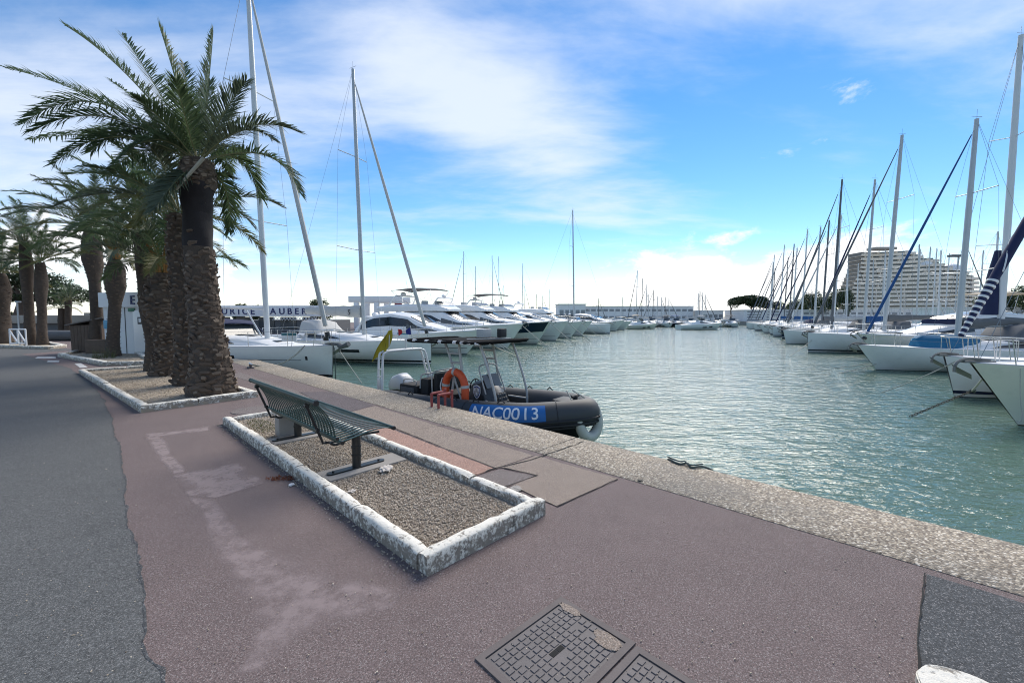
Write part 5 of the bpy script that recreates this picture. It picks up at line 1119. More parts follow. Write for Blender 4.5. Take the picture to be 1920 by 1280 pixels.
# number panel and lettering wrapped on the tube
S0, S1 = 3.55, 5.05; A0, A1 = R(-6), R(60)
rings = [[on_tube(s, a, .004) for a in np.linspace(A0, A1, 9)] for s in np.linspace(S0, S1, 24)]
MB().loft(rings, False).build('number_panel', M_PANEL, rib, ang=60)
me = text_mesh('NAC0013', 1.0, True); bm = bmesh.new(); bm.from_mesh(me); bmesh.ops.triangulate(bm, faces=bm.faces); bmesh.ops.subdivide_edges(bm, edges=[e for e in bm.edges if e.calc_length() > .12], cuts=3, use_grid_fill=False); bmesh.ops.triangulate(bm, faces=bm.faces)
xs = [v.co.x for v in bm.verts]; ys = [v.co.y for v in bm.verts]; x0_, x1_, y0_, y1_ = min(xs), max(xs), min(ys), max(ys)
for v in bm.verts: v.co = on_tube(lerp(S0 + .10, S1 - .12, (v.co.x - x0_) / (x1_ - x0_)), lerp(R(4), R(50), (v.co.y - y0_) / (y1_ - y0_)), .009)
MB().addbm(bm).build('number_lettering', M_LET, rib, smooth=True, ang=80)
for s in (1.15, 2.45, 3.35, 5.25):
    MB().tube([on_tube(s, a, .002) for a in np.linspace(R(-85), R(120), 14)], .008, 5).build('tube_seam', M_RUB, rib)
gl = []
for k in range(9):
    s = .9 + .52 * k; gl += [on_tube(s, R(22), .012), on_tube(s + .26, R(2), .02)]
    if not (S0 - .2 < s < S1 + .1): MB().bbox(on_tube(s, R(22), .006), (.09, .03, .05), .01).build('rope_patch', M_RUB, rib)
tubeobj('grab_line', cat_rom([p for i, p in enumerate(gl) if i < 10], 3), .008, M_DROPE, rib)
# rigid hull, floor, nose
h_ = Hull(5.05, 1.5, (.62, .35, .30), .55, .98, .40, 1.1, 1.3, .7, .5)
hb_ = MB(); rings = []
for u in [i / 14 for i in range(15)]:
    w_ = max(.02, .72 * math.sin(math.pi / 2 * min(1, u / .5)) ** .75); zt = lerp(.72, .32, min(1, u / .45) ** .7); zk = lerp(.30, -.22, min(1, u / .4) ** .6); x = 5.12 - 5.1 * u
    rings.append([(x, w_, zt), (x, w_ * .75, lerp(zk, zt, .35)), (x - .05, 0, zk), (x, -w_ * .75, lerp(zk, zt, .35)), (x, -w_, zt)])
hb_.loft(rings, False, False, True, flip=False).build('hull', M_RHULL, rib, ang=30)
MB().bbox((2.2, 0, .30), (4.6, 1.35, .06), .01).build('floor', M_CONS, rib); MB().bbox((.03, 0, .42), (.10, 1.4, .5), .02).build('transom', M_CONS, rib)
MB().bbox((4.86, 0, .98), (.62, .46, .07), .03).build('bow_plate', M_RUB, rib); MB().tube([(4.95, 0, 1.0), (4.95, 0, 1.10)], .05, 10).tube([(4.95, -.14, 1.09), (4.95, .14, 1.09)], .03, 8).build('bow_cleat', M_RUB, rib)
for sd in (1, -1):
    for s in (1.5, 2.9, 3.5, 4.1):
        q = on_tube(s, R(78), .0); q2 = on_tube(s + .16, R(78), .0); md = (q + q2) / 2 + Vector((0, 0, .06))
        m = MB().tube([Vector((p.x, p.y * -sd, p.z)) for p in cat_rom([q, q.lerp(md, .75), md, q2.lerp(md, .75), q2], 3)], .013, 6); m.build('grab_handle', M_RUB, rib)
# console
cs = [(2.42, .33, 1.02, .36, .33), (2.50, .33, 1.16, .37, .34), (2.72, .33, 1.20, .37, .33), (2.98, .33, 1.02, .36, .30), (3.22, .33, .62, .34, .26), (3.34, .33, .42, .32, .24)]
cs = [(a, b_, c_, d_ * .95, e_ * .95) for a, b_, c_, d_, e_ in cs]
con = shellbox(cs, 'console', M_CONS, rib, True, camber=.02)
MB().slab([(2.93, -.27, 1.06), (2.93, .27, 1.06), (2.76, .25, 1.34), (2.76, -.25, 1.34)], (-.012, 0, 0)).build('windscreen', M_GLASS2, con, smooth=False)
tubeobj('windscreen_rail', cat_rom([(2.95, -.34, .95), (2.74, -.31, 1.45), (2.70, -.18, 1.55), (2.70, .18, 1.55), (2.74, .31, 1.45), (2.95, .34, .95)], 4), .017, M_FRAMEG, con)
# side pads and crest on the camera side (starboard) and on the front slope
MB().slab([(2.60, -.352, .92), (2.86, -.352, .92), (2.90, -.36, .62), (2.62, -.36, .62)], (0, .01, 0)).build('side_panel', M_CUSH, con, smooth=False)
fx = lambda x, z: (x, z)
MB().slab([(3.03, -.19, .93), (3.03, .19, .93), (3.29, .17, .50), (3.29, -.17, .50)], (.045, 0, .02)).build('seat_pad', M_CUSH, con, smooth=False)
for i in range(5):
    for j in range(4): 
        f = (i + .5) / 5; MB().bbox((lerp(3.085, 3.325, f), (j - 1.5) * .075, lerp(.94, .545, f)), (.045, .06, .075), .016).build('quilt_tile', M_QUILT, con)
sh = [(0, .17), (.10, .13), (.105, -.02), (.06, -.13), (0, -.18), (-.06, -.13), (-.105, -.02), (-.10, .13)]
def on_side(x, z, y=-.358): return Vector((2.70 + x, y, .98 + z))
for k, (s_, m_, dy) in enumerate(((1.0, M_LET, 0), (.84, M_FB, -.003), (.70, M_FRAMEG, -.006))): MB().slab([on_side(x * s_, z * s_ * .9, -.345 + dy - .012) for x, z in sh], (0, .006, 0)).build('crest', m_, con, smooth=False)
for x, z in ((-.05, .05), (.05, .05), (0, -.04)): MB().slab([on_side(x - .018, z - .03, -.367), on_side(x + .018, z - .03, -.367), on_side(x + .018, z + .03, -.367), on_side(x - .018, z + .03, -.367)], (0, .003, 0)).build('crest_mark', M_LET, con, smooth=False)
wh = MB().tube([Vector((2.34, math.cos(a) * .17, 1.02 + math.sin(a) * .17)) for a in [k * math.pi / 10 for k in range(20)]], .014, 6, closed=True); wh.tube([(2.34, -.16, 1.02), (2.34, .16, 1.02)], .012, 5).tube([(2.34, 0, .86), (2.34, 0, 1.18)], .012, 5).tube([(2.34, 0, 1.02), (2.46, 0, 1.0)], .03, 8); wh.build('steering_wheel', M_RUB, rib)
# seats
def seat(x, w_=.82, l=.58, hz=.72):
    s_ = MB().bbox((x, 0, .33 + (hz - .33) / 2), (l, w_, hz - .33), .03).build('seat_base', M_CONS, rib)
    MB().bbox((x, 0, hz + .07), (l + .04, w_ + .04, .14), .04).build('seat_cushion', M_CUSH, s_)
    MB().bbox((x - l / 2 - .02, 0, hz + .34), (.13, w_ + .02, .46), .05).build('backrest', M_CUSH, s_); MB().bbox((x - l / 2 + .055, 0, hz + .34), (.02, w_ * .55, .26), .008).build('back_panel', M_RUB, s_)
    tubeobj('grab_rail', cat_rom([(x - l / 2 - .10, -w_ / 2 - .03, hz + .12), (x - l / 2 - .10, -w_ / 2 - .03, hz + .50), (x - l / 2 - .08, -w_ / 2 + .12, hz + .61), (x - l / 2 - .08, w_ / 2 - .12, hz + .61), (x - l / 2 - .10, w_ / 2 + .03, hz + .50), (x - l / 2 - .10, w_ / 2 + .03, hz + .12)], 4), .018, M_FRAMEG, s_)
    tubeobj('side_rail', cat_rom([(x - .12, -w_ / 2 - .03, hz - .06), (x - .14, -w_ / 2 - .09, hz + .10), (x - .02, -w_ / 2 - .10, hz + .18), (x + .14, -w_ / 2 - .07, hz + .06), (x + .16, -w_ / 2 - .05, hz - .2)], 4), .017, M_FRAMEG, s_)
seat(1.75)
MB().bbox((.62, 0, .64), (.66, 1.15, .66), .06).build('aft_bench', M_CUSH, rib); MB().bbox((.62, -.585, .76), (.50, .02, .28), .008).build('aft_panel', M_QUILT, rib); tubeobj('bench_rail', cat_rom([(.38, -.5, .95), (.40, -.5, 1.06), (.62, -.5, 1.09), (.84, -.5, 1.06), (.86, -.5, .95)], 4), .016, M_FRAMEG, rib)
MB().bbox((1.12, 0, .80), (.30, 1.0, .70), .08).build('aft_backrest', M_CUSH, rib); tubeobj('aft_rail', cat_rom([(1.0, -.5, .9), (1.02, -.48, 1.20), (1.05, -.3, 1.24), (1.05, .3, 1.24), (1.02, .48, 1.20), (1.0, .5, .9)], 4), .017, M_FRAMEG, rib)
# outboard engine
eng = MB(); es = [(-.62, .98, .05, .06), (-.58, 1.00, .15, .15), (-.40, 1.06, .24, .19), (-.10, 1.12, .27, .20), (.10, 1.08, .22, .19), (.20, 1.0, .12, .13), (.23, .98, .04, .05)]
se = lambda v: math.copysign(abs(v) ** .55, v)
rings = [[(x * .85 - .20, w_ * 1.1 * se(math.cos(a)), zc - .26 + (hz_ * .95 if math.sin(a) > 0 else hz_ * .75) * se(math.sin(a))) for a in [2 * math.pi * j / 24 for j in range(24)]] for x, zc, hz_, w_ in es]
eo = eng.loft(rings, True, True, True, flip=True).build('outboard_cowl', M_ENG, rib, ang=60); MB().bbox((-.34, 0, .45), (.22, .16, .8), .04).build('outboard_leg', M_GCANV, eo); MB().bbox((-.33, 0, .62), (.62, .36, .08), .03).build('cowl_base', M_RUB, eo)
# stern roll bar
for dx_ in (0.0, .16):
    x_ = .02 - dx_; bar = cat_rom([(x_ - .02, -.88, .62), (x_ - .10, -.80, 1.05), (x_ - .19, -.70, 1.62), (x_ - .20, -.60, 1.71), (x_ - .20, -.45, 1.74), (x_ - .20, .45, 1.74), (x_ - .20, .60, 1.71), (x_ - .19, .70, 1.62), (x_ - .10, .80, 1.05), (x_ - .02, .88, .62)], 4)
    tubeobj('roll_bar', bar, .030, M_TWHITE, rib, 8)
for sd in (1, -1):
    for z_ in (.75, 1.12, 1.30): tubeobj('roll_bar_rung', [(-.02 - (z_ - .6) * .15, sd * (.90 - (z_ - .6) * .18), z_), (-.18 - (z_ - .6) * .15, sd * (.90 - (z_ - .6) * .18), z_)], .020, M_TWHITE, rib, 6)
    MB().bbox((-.10 - .05, sd * .845, .94), (.12, .03, .26), .01).build('roll_bar_plate', M_TWHITE, rib)
MB().tube([(-.20, .05, 1.76), (-.20, .05, 1.98)], .018, 8).tube([(-.20, .05, 1.98), (-.20, .05, 2.03)], .03, 8).build('stern_light', M_TWHITE, rib)
# canopy frame
ZC = 2.06
def leg(pts, r_=.028, nm='canopy_post'): return tubeobj(nm, cat_rom(pts, 5), r_, M_FRAMEG, rib, 8)
for sd in (-1, 1):
    leg([(2.02, sd * .62, .35), (2.16, sd * .62, .80), (2.24, sd * .60, 1.35), (2.12, sd * .58, 1.70), (1.92, sd * .56, ZC)])
    leg([(2.72, sd * .62, .35), (2.62, sd * .62, .80), (2.50, sd * .60, 1.4), (2.38, sd * .58, ZC)], .030)
    leg([(3.42, sd * .55, .40), (3.40, sd * .56, .95), (3.20, sd * .57, 1.55), (2.98, sd * .57, ZC)])
    for a, c in (((2.16, .6, 1.62), (2.45, .6, 1.62)), ((2.08, .58, 1.82), (2.42, .58, 1.82)), ((2.10, .62, .60), (2.70, .62, .60))): tubeobj('cross_tube', [(a[0], sd * a[1], a[2]), (c[0], sd * c[1], c[2])], .024, M_FRAMEG, rib, 8)
    tubeobj('brace', [(2.24, sd * .60, 1.30), (2.56, sd * .61, .62)], .020, M_FRAMEG, rib, 8); tubeobj('brace', [(3.38, sd * .56, .78), (3.0, sd * .40, .82)], .020, M_FRAMEG, rib, 8)
cx0, cx1, cw = .98, 3.28, .82; fr = cat_rom([(cx0, -cw + .12, ZC + .03), (cx0 + .15, -cw, ZC + .0), (2.4, -cw, ZC + .02), (cx1 - .2, -cw, ZC + .03), (cx1, -cw + .15, ZC + .05), (cx1, cw - .15, ZC + .05), (cx1 - .2, cw, ZC + .03), (2.4, cw, ZC + .02), (cx0 + .15, cw, ZC), (cx0, cw - .12, ZC + .03)], 3, True)
MB().tube(fr, .030, 8, closed=True).build('canopy_rim', mat('canopy_rim_black', (.012, .012, .013), .9, spec=.15), rib)
rings = [[(x, y, ZC + .03 + .05 * math.sin(math.pi * q) - .01) for y in (-cw + .03, -.45, 0, .45, cw - .03)] + [(x, y, ZC + .005 + .05 * math.sin(math.pi * q) - .01) for y in (cw - .03, .45, 0, -.45, -cw + .03)] for q in np.linspace(0, 1, 9) for x in (lerp(cx0 + .03, cx1 - .03, q),)]
MB().loft(rings, True, True, True).build('canopy', mat('black_canopy_cloth', (.012, .012, .013), 1.0, var=.2, vs=5, spec=.1), rib)
for x in (1.20, 1.62, 2.05, 2.50, 2.72, 2.92, 3.14): MB().tube([(x - .05, -cw, ZC + .02), (x + .05, -cw, ZC + .02)], .037, 8).build('canopy_strap', M_FW, rib)
MB().bbox((2.35, .3, ZC + .18), (.22, .30, .20), .02).build('antenna_box', M_LCANV, rib); MB().bbox((2.85, .35, ZC + .20), (.12, .22, .20), .02).build('lamp_box', M_RUB, rib); tubeobj('canopy_bar', [(2.45, -.4, ZC + .07), (3.0, .5, ZC + .07)], .015, M_FRAMEG, rib)
RM = Matrix.Translation(RO) @ Matrix.Rotation(R(RH), 4, 'Z')
def rw(x, y, z): return RM @ Vector((x, y, z))
# orange lifebuoy hung on the canopy frame (horseshoe)
lb = thing('lifebuoy', 'orange horseshoe lifebuoy hung on the canopy frame of the inflatable', 'lifebuoy', rw(2.38, -.70, .98), R(RH))
pts = cat_rom([(-.25, 0, -.62), (-.29, 0, -.2), (-.29, 0, .15), (-.20, 0, .36), (0, 0, .45), (.20, 0, .36), (.29, 0, .15), (.29, 0, -.2), (.25, 0, -.62)], 5)
MB().tube(pts, .085, 12).build('ring', M_ORANGE, lb); 
for a in (10, 20, 30): MB().tube([pts[a] - (pts[a + 1] - pts[a]).normalized() * .03, pts[a] + (pts[a + 1] - pts[a]).normalized() * .03], .09, 12).build('band', M_FRAMEG, lb)
tubeobj('grab_line', cat_rom([(-.35, -.04, .30), (-.41, -.05, .10), (-.32, -.06, -.1)], 4), .015, M_FW, lb)
# white fender over the bow
q0 = rw(5.26, -.06, .60); fd = thing('bow_fender', 'dirty white bent fender hanging over the bow of the inflatable', 'fender', q0, R(RH))
fp = cat_rom([(-.10, -.26, .30), (-.05, -.26, .05), (.0, -.17, -.16), (.05, 0, -.24), (.10, .15, -.15), (.12, .20, .06), (.06, .20, .34)], 5)
MB().tube(fp, [.05 + .055 * math.sin(math.pi * i / (len(fp) - 1)) ** .5 for i in range(len(fp))], 12).build('body', M_FEND, fd, ang=60); tubeobj('lanyard', [fp[0], (-.42, -.08, .60)], .012, M_ROPE, fd); tubeobj('lanyard', [fp[-1], (-.38, .06, .60)], .012, M_ROPE, fd)
# flags on the roll bar
def flag(label, base, top, pts_fn, mats, nx, ny, name='flag'):
    t = thing(name, label, 'flag', base); base = Vector(base); tubeobj('staff', [Vector((0, 0, 0)), Vector(top) - base], .010, M_TWHITE, t)
    for k, (u0, u1, m_) in enumerate(mats):
        b_ = MB(); rings = []
        for i in range(nx + 1): u = lerp(u0, u1, i / nx); rings.append([pts_fn(u, j / ny) - base for j in range(ny + 1)])
        r2_ = [[p + Vector((.004, .004, 0)) for p in rg] for rg in rings]
        b_.loft(rings, False); b_.loft(r2_, False, flip=True); b_.build('cloth', m_, t, ang=70)
    return t
fb_, ft_ = rw(-.22, -.48, 1.74), rw(-.26, -.42, 2.38)
def yf(u, v):
    a = ft_.lerp(fb_, .10 + .72 * v); side = Vector((-1, -.15, 0)) * (.06 * math.sin(2.2 * u + .6) - .52 * u * (.2 + v * .8)) * -1; drop = Vector((0, 0, -.40 * u * (.3 + .7 * v)))
    return a + side * .9 + drop + Vector((.04 * math.sin(9 * u + 4 * v), .04 * math.cos(8 * u), 0))
flag('limp yellow flag on the stern roll bar of the inflatable', fb_, ft_, yf, [(0, 1, M_YEL)], 14, 10)
fb2, ft2 = rw(-.22, .30, 1.74), rw(-.20, .22, 2.38)
def ff(u, v): a = ft2.lerp(fb2, .04 + .26 * v); return a + Vector((-.36 * u, -.06 * math.sin(5 * u), -.10 * u - .05 * math.sin(4 * u + v * 2)))
flag('small blue white and red flag on the stern roll bar', fb2, ft2, ff, [(0, .333, M_FB), (.333, .667, M_FW), (.667, 1, M_FR)], 5, 7)
tri = MB().slab([yf(.35, .55) + Vector((0, -.012, 0)), yf(.52, .62) + Vector((0, -.012, 0)), yf(.30, .82) + Vector((0, -.012, 0))], (0, .002, 0)); tri.v = [tuple(Vector(v) - fb_) for v in tri.v]
tri.build('flag_mark', M_KLET, bpy.data.objects['flag'], smooth=False)
rope_thing('pale line from the inflatable canopy down to the water behind it', rw(3.28, -.6, ZC), G(988, 672, WZ), .05, .016)
# ------------------------------------------------------------------ buildings and far shore
shore = [(46, -20), (99, 95), (92, 118), (66, 124), (60, 132), (8, 136), (0, 160), (-40, 420), (900, 900), (900, -20)]
m = MB(); m.prism(shore, WZ - 2, .0); m.build('far_shore', M_CONC, kind='structure', smooth=False)
def letters(body, size, m, parent, loc, rot, name='letter', bold=True, spacing=1.0):
    "each letter its own flat raised piece, laid along local x"
    x = 0
    for ch in body:
        if ch == ' ': x += size * .35; continue
        me = text_mesh(ch, size, bold, .02); xs = [v.co.x for v in me.vertices]; o = obj(name, me, parent); me.materials.append(m)
        o.rotation_euler = (R(90), 0, rot); o.location = Vector(loc) + Vector((math.cos(rot), math.sin(rot), 0)) * (x - min(xs)); x += (max(xs) - min(xs)) + size * .14 * spacing
    return x
# kiosk behind the palms
ko = G(196, 664); k1 = G(335, 668); kd = (k1 - ko).normalized(); ka_ = math.atan2(kd.y, kd.x); KL = (k1 - ko).length
kk = thing('kiosk', 'white flat-roofed kiosk with navy letter on its fascia behind the palms', 'kiosk', ko, ka_); s_ = ko.y / FPX
KHh = 2.32
MB().box((KL / 2, .8, 1.05), (KL, 1.5, 2.1)).build('wall', M_KIOSK, kk, smooth=False); MB().bbox((KL / 2, .76, KHh), (KL + .1, 1.7, .62), .02).build('fascia', M_BLDW, kk)
letters('E', .52, M_NLET, kk, (KL * .30 + .58, -.11, KHh - .19), 0)
dr = MB().bbox((KL * .52, .03, .95), (.8, .05, 1.85), .01).build('door', M_GEL, kk); MB().bbox((KL * .52, -.002, 1.45), (.28, .02, .3), .006).build('door_sign', M_GCANV, dr); MB().bbox((KL * .52, -.012, 1.46), (.14, .01, .16), .003).build('door_sign_face', M_LET, dr)
MB().bbox((KL * .40, .02, 1.9), (.34, .04, .14), .01).build('exit_plate', mat('green_plate', (.02, .16, .09), .5), kk); MB().bbox((KL * .10, .02, 1.28), (.75, .04, .36), .01).build('notice', mat('blue_notice', (.08, .30, .46), .5), kk)
for x in (.30, .62, .80): MB().box((KL * x, .043, 1.0), (.03, .02, 2.0)).build('panel_joint', M_GCANV, kk, smooth=False)
MB().slab([(KL * .55, -.15, 1.98), (KL * .78, -.15, 1.98), (KL * .99, -.4, .55), (KL * .80, -.4, .55)], (0, .04, 0)).build('leaning_board', M_BLDW, label='pale board leaning against the kiosk behind the dark palm trunk', cat='board', smooth=False, loc=None).matrix_world = Matrix.Translation(ko) @ Matrix.Rotation(ka_, 4, 'Z')
# wooden hut
h0 = G(136, 663); ht = thing('wooden_hut', 'small brown wooden hut with sloping roof beside the slim palm', 'hut', h0, R(12))
Wd, Dp, Hh = 1.15, 1.0, 1.25
MB().box((Wd / 2, Dp / 2, Hh / 2), (Wd - .05, Dp - .05, Hh)).build('frame', M_WOOD, ht, smooth=False)
for i in range(9): MB().bbox((Wd * (i + .5) / 9, -.02, Hh / 2), (Wd / 9 - .006, .03, Hh - .02), .004).build('plank', M_WOOD, ht)
for i in range(7): MB().bbox((-.02, Dp * (i + .5) / 7, Hh / 2), (.03, Dp / 7 - .006, Hh - .02), .004).build('plank', M_WOOD, ht)
for z_ in (.2, .6, 1.0): MB().bbox((-.05, Dp * .5, z_), (.03, Dp * .6, .3), .006).build('side_opening', M_HOLE, ht)
rf = MB(); rf.slab([(-.14, -.14, Hh - .03), (Wd + .12, -.14, Hh + .30), (Wd + .12, Dp + .1, Hh + .30), (-.14, Dp + .1, Hh - .03)], (0, 0, .05)); rf.build('roof', M_ROOFF, ht, smooth=False)
bx_ = G(200, 660); bb_ = thing('wooden_bin', 'low brown wooden box at the right of the hut', 'box', G(188, 664), R(8)); MB().bbox((0, 0, .32), (.75, .5, .62), .01).build('body', M_WOOD, bb_); MB().bbox((.55, .25, .62), (.26, .3, .8), .05).build('side_bin', M_REDP, bb_); MB().bbox((.55, .25, 1.04), (.3, .34, .06), .02).build('lid', M_LET, bb_)
# low beige building at far left
lo = P(60, 640, 33); lo.z = 0; bld = thing('low_building', 'low beige harbour building behind the hut and far palms', 'building', lo); W2 = (262 - 60) * 33 / FPX
MB().box((W2 / 2 - 1, 2, .55), (W2 + 6, 4, 1.1)).build('wall', M_GCANV, bld, smooth=False); MB().bbox((W2 / 2 - 1, 1.9, 1.38), (W2 + 6.4, 4.5, .62), .03).build('parapet', M_BLDBEI, bld); MB().bbox((W2 * .62, 2.2, 1.75), (3.5, 3, .3), .03).build('roof_step', M_BLDBEI, bld)
for x in (.35, .52, .72): MB().box((W2 * x, -.02, .5), (.9, .05, .8)).build('opening', M_HOLE, bld, smooth=False)
for k in range(4):
    q = lo + Vector((W2 * (.40 + .11 * k), 1.5, 1.9)); pt = MB().tube([(0, 0, 0), (0, 0, 1.35)], .05, 6).tube([(0, 0, 1.3), (.12, 0, 1.38)], .03, 5)
    po = pt.build('roof_post', M_CONC, label=ordn[k].capitalize() + ' thin post from the left on the beige building roof', cat='post', group='roof posts', loc=q)
    if k: tubeobj('slack_rope', sagline(Vector((0, 0, 1.2)), Vector((-W2 * .11, 0, 1.2)), .45, 8), .03, M_DROPE, po)
# dark pipe lying behind
pp = P(92, 632, 28); q2_ = P(200, 630, 28); MB().tube([Vector((0, 0, 0)), Vector((q2_.x - pp.x, 0, 0))], .34, 16).build('grey_pipe', M_GCANV, label='thick grey pipe lying on the ground behind the hut', cat='pipe', loc=(pp.x, 28, .35))
# white barrier
wb = G(20, 651); bar = thing('white_barrier', 'white painted barrier with diagonal bars between far palms', 'barrier', wb); Wb = 30 * wb.y / FPX
for a, c in (((0, 0, 0), (0, 0, .95)), ((Wb, 0, 0), (Wb, 0, .95)), ((0, 0, .95), (Wb, 0, .95)), ((0, 0, .2), (Wb, 0, .2)), ((0, 0, .9), (Wb * .5, 0, .2)), ((Wb * .5, 0, .2), (Wb * .5, 0, .95)), ((Wb * .5, 0, .9), (Wb, 0, .2))): MB().tube([a, c], .035, 6).build('bar', M_LET, bar)
lp = G(38, 649); lpt = thing('lamp_post', 'thin grey post standing beside the white barrier', 'post', lp); tubeobj('pole', [(0, 0, 0), (0, 0, 2.4)], .04, M_ALU, lpt); MB().bbox((.05, 0, 2.4), (.25, .12, .08), .02).build('head', M_ALU, lpt)
fl = G(171, 662); flp = thing('floodlight_pole', 'double floodlight on a thin pole behind the tall slim palm', 'lamp', (fl.x - .1, fl.y + 1.2, 0)); tubeobj('pole', [(0, 0, 0), (0, 0, 4.5)], .04, M_DMAST, flp)
for z_ in (4.05, 4.4): MB().bbox((-.35, -.1, z_), (.4, .2, .14), .03).build('lamp_head', M_DMAST, flp)
# lettered boatyard shop
so = P(345, 592, 40); so.z = 0; shop = thing('boatyard_shop', 'long low white boatyard shop with navy lettering along its fascia', 'shop', so); sp_ = 40 / FPX; SW = (612 - 345) * sp_
z_at = lambda y, Y=40: (592 - y) * Y / FPX + CAMH
MB().box((SW / 2, 3, z_at(600) / 2), (SW, 5.6, z_at(600))).build('wall', M_GCANV, shop, smooth=False); fz = (z_at(573) + z_at(593)) / 2; MB().bbox((SW / 2, .1, fz), (SW + .3, .5, z_at(573) - z_at(593)), .02).build('fascia', M_LET, shop)
letters('MAURICE', .82, M_NLET, shop, ((385 - 345) * sp_, -.17, fz - .30), 0, spacing=2.5); letters('AUBERT', .82, M_NLET, shop, ((508 - 345) * sp_, -.17, fz - .30), 0, spacing=2.6)
for i in range(14):
    x = (512 - 345) * sp_ + i * .30
    MB().tube([(x, -.1, z_at(600)), (x + .3, -.1, z_at(594))], .025, 5).tube([(x + .3, -.1, z_at(600)), (x, -.1, z_at(594))], .025, 5).build('lattice', M_LET, shop)
for i in range(6): MB().box((1.4 + i * 2.1, .17, .8), (1.5, .06, 1.5)).build('shop_window', M_GLASS2, shop, smooth=False)
# travel lift
tl = P(655, 592, 52); tl.z = 0; lift = thing('travel_lift', 'white boat-lifting gantry standing behind the moored yachts', 'gantry', tl); W3 = (752 - 652) * 52 / FPX; zt_ = z_at(561, 52)
for y in (0, 4): MB().bbox((W3 / 2, y, zt_), (W3, .5, .75), .04).build('beam', M_GEL, lift)
for x in (.14, .52, .93):
    for y in (0, 4): MB().bbox((W3 * x, y, zt_ / 2 - .2), (.6, .5, zt_ - .4), .05).build('leg', M_GEL, lift)
for x in (.3, .75): MB().bbox((W3 * x, 2, zt_ + .1), (.5, 4.2, .4), .04).build('cross_beam', M_GEL, lift)
MB().bbox((W3 * .93, -.27, zt_ - .8), (.9, .1, .6), .02).build('red_panel', M_REDP, lift)
# boatyard halls and other white buildings
def block(name, label, px0, px1, ytop, Y, depth=10, m=M_BLDW, group=None, rows=1, cols=8, win=M_PANE, cat='building', ybase=None, roof=None):
    a, c = P(px0, 592, Y), P(px1, 592, Y); a.z = 0; H = (592 - ytop) * Y / FPX + CAMH; t = thing(name, label, cat, a, 0, group); W_ = c.x - a.x
    MB().box((W_ / 2, depth / 2, H / 2), (W_, depth, H)).build('wall', m, t, smooth=False); MB().box((W_ / 2, depth / 2, H + .12), (W_ + .5, depth + .5, .24)).build('roof', roof or m, t, smooth=False)
    for i in range(rows):
        for j in range(cols):
            w_ = W_ / cols; MB().box((w_ * (j + .5), -.03, H * (i + .5) / rows), (w_ * .72, .1, H / rows * .34)).build('window', win, t, smooth=False)
    return t
block('harbour_hall', 'long low white harbour hall across the end of the basin', 1050, 1300, 575, 142, 14, M_BLDW, rows=2, cols=22)
block('harbour_hall', 'taller white block at the left end of the far harbour hall', 1048, 1098, 571, 139, 10, M_BLDW, rows=1, cols=5)
block('harbour_hall', 'small white house between the far hall and the pine', 1318, 1356, 583, 136, 8, M_BLDW, rows=1, cols=4)
block('harbour_hall', 'tiny white hut on the far point left of the pine', 1350, 1372, 600, 128, 3, M_BLDW, rows=1, cols=2)
qb = block('harbour_hall', 'white slatted hall behind the large far umbrella pine', 1396, 1505, 582, 128, 12, M_BLDW, rows=4, cols=3)
block('harbour_hall', 'long white terrace building behind the right-hand boats', 1505, 1760, 582, 122, 12, M_BLDW, rows=2, cols=20)
block('harbour_hall', 'white quay building near the right frame edge', 1800, 2040, 578, 84, 10, M_BLDW, rows=2, cols=14)
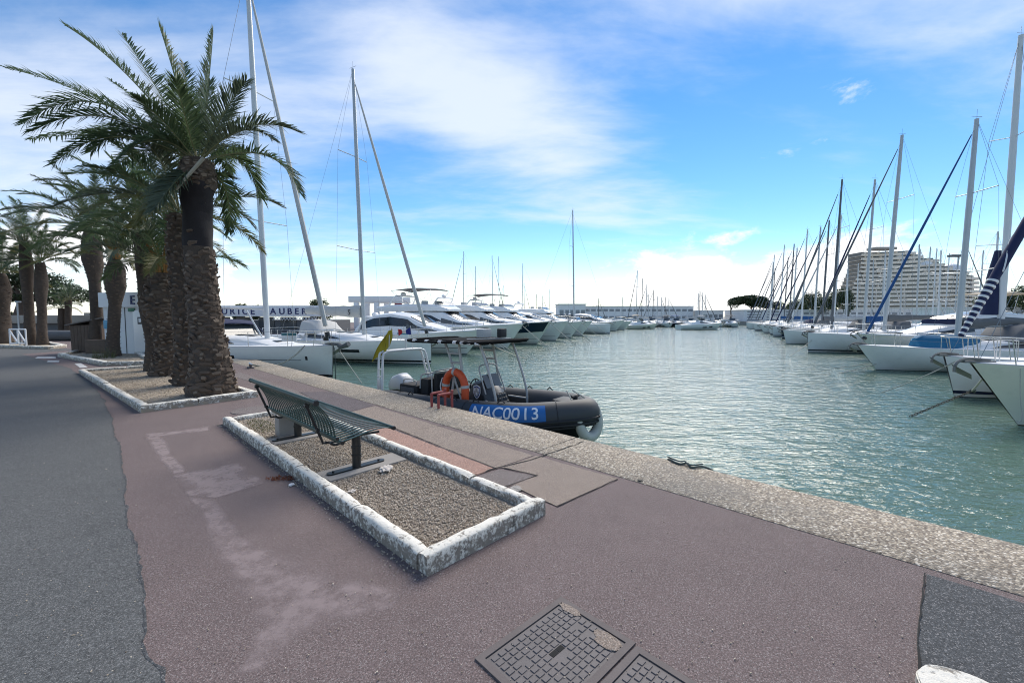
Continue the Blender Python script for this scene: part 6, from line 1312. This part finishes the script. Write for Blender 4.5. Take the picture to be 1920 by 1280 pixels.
# stepped apartment block
AY = 296; asx = AY / FPX; ap = thing('apartment_tower', 'huge stepped pale apartment tower with curved balcony floors', 'apartment block', (P(1600, 592, AY).x, AY, 0))
ax0 = P(1600, 592, AY).x
def silh(y):
    "left and right pixel limits of the stepped outline at image height y"
    lf = np.interp(y, [465, 472, 500, 512, 520, 535, 545, 600], [1642, 1631, 1630, 1624, 1618, 1609, 1604, 1602])
    rt = np.interp(y, [465, 470, 477, 478, 485, 487, 497, 498, 508, 509, 519, 520, 600], [1688, 1712, 1716, 1722, 1724, 1742, 1746, 1766, 1784, 1800, 1806, 1836, 1850]); return lf, rt
yy = 596.0; fl_ = 0; FH = 7.9
def wave(x): return 7.0 * math.sin((x - 1600) / 34.0) + 4 * math.sin((x - 1600) / 83 + 1)
while yy - FH > 466:
    l_, r_2 = silh(yy - FH * .5); xs = np.linspace(l_, r_2, 26); zb, zt = (592 - yy) * asx + CAMH, (592 - yy + FH) * asx + CAMH; zm = zb + (zt - zb) * .60
    front = [((x - 1600) * asx, wave(x)) for x in xs]; back = [((x - 1600) * asx, wave(x) + 14) for x in xs]; inn = [((x - 1600) * asx, wave(x) + 1.9) for x in xs]
    b_ = MB(); b_.loft([[(f[0], f[1], zb), (f[0], f[1], zm), (f[0], f[1] + .35, zm), (f[0], f[1] + .35, zb + .2), (bk[0], bk[1], zb + .2), (bk[0], bk[1], zb)] for f, bk in zip(front, back)], True, True, True); fo = b_.build('balcony_floor', M_BLDB, ap, ang=30)
    b_ = MB(); b_.loft([[(f[0], f[1], zb + .2), (f[0], f[1], zt), (bk[0], bk[1] - .3, zt), (bk[0], bk[1] - .3, zb + .2)] for f, bk in zip(inn[1:-1], back[1:-1])], True, True, True); b_.build('window_band', M_GLASS2, fo, ang=30)
    if fl_ % 1 == 0:
        for k in range(6):
            x = lerp(l_ + 4, r_2 - 4, (k + .5) / 6); MB().box(((x - 1600) * asx, wave(x) + .95, (zm + zt) / 2), (.5, 1.8, zt - zm + .1)).build('divider', M_BLDB, fo, smooth=False)
    yy -= FH; fl_ += 1
for k, (cx_, cy_, rw_) in enumerate([(1716, 484, 7), (1732, 493, 12), (1772, 503, 14), (1700, 479, 8), (1690, 508, 5), (1692, 520, 5), (1695, 530, 5), (1812, 521, 8), (1825, 523, 7)]):
    X = (cx_ - 1600) * asx; Z = (592 - cy_ - rw_ * .45) * asx + CAMH; w_ = rw_ * asx; prof = [(w_, 0), (w_ * .97, w_ * .35), (w_ * .75, w_ * .68), (w_ * .4, w_ * .88), (.01, w_ * .95)]
    MB().lathe(prof, 16, (X, wave(cx_) + 4, Z)).build('rounded_shell', M_LET, ap)
MB().box(((1665 - 1600) * asx, 8, (592 - 465) * asx + CAMH), (15, 8, 1.6)).build('roof_house', M_BLDBEI, ap, smooth=False)
# lamp standard with flat head among the right-hand masts
lm = P(1790, 592, 60); lm.z = 0; lh = thing('harbour_lamp', 'flat-headed harbour lamp standing before the apartment tower', 'lamp', lm); tubeobj('pole', [(0, 0, 0), (0, 0, (592 - 481) * 60 / FPX + CAMH)], .09, M_ALU, lh); MB().bbox((-.4, 0, (592 - 481) * 60 / FPX + CAMH), (1.7, .8, .28), .06).build('lamp_head', M_GCANV, lh)
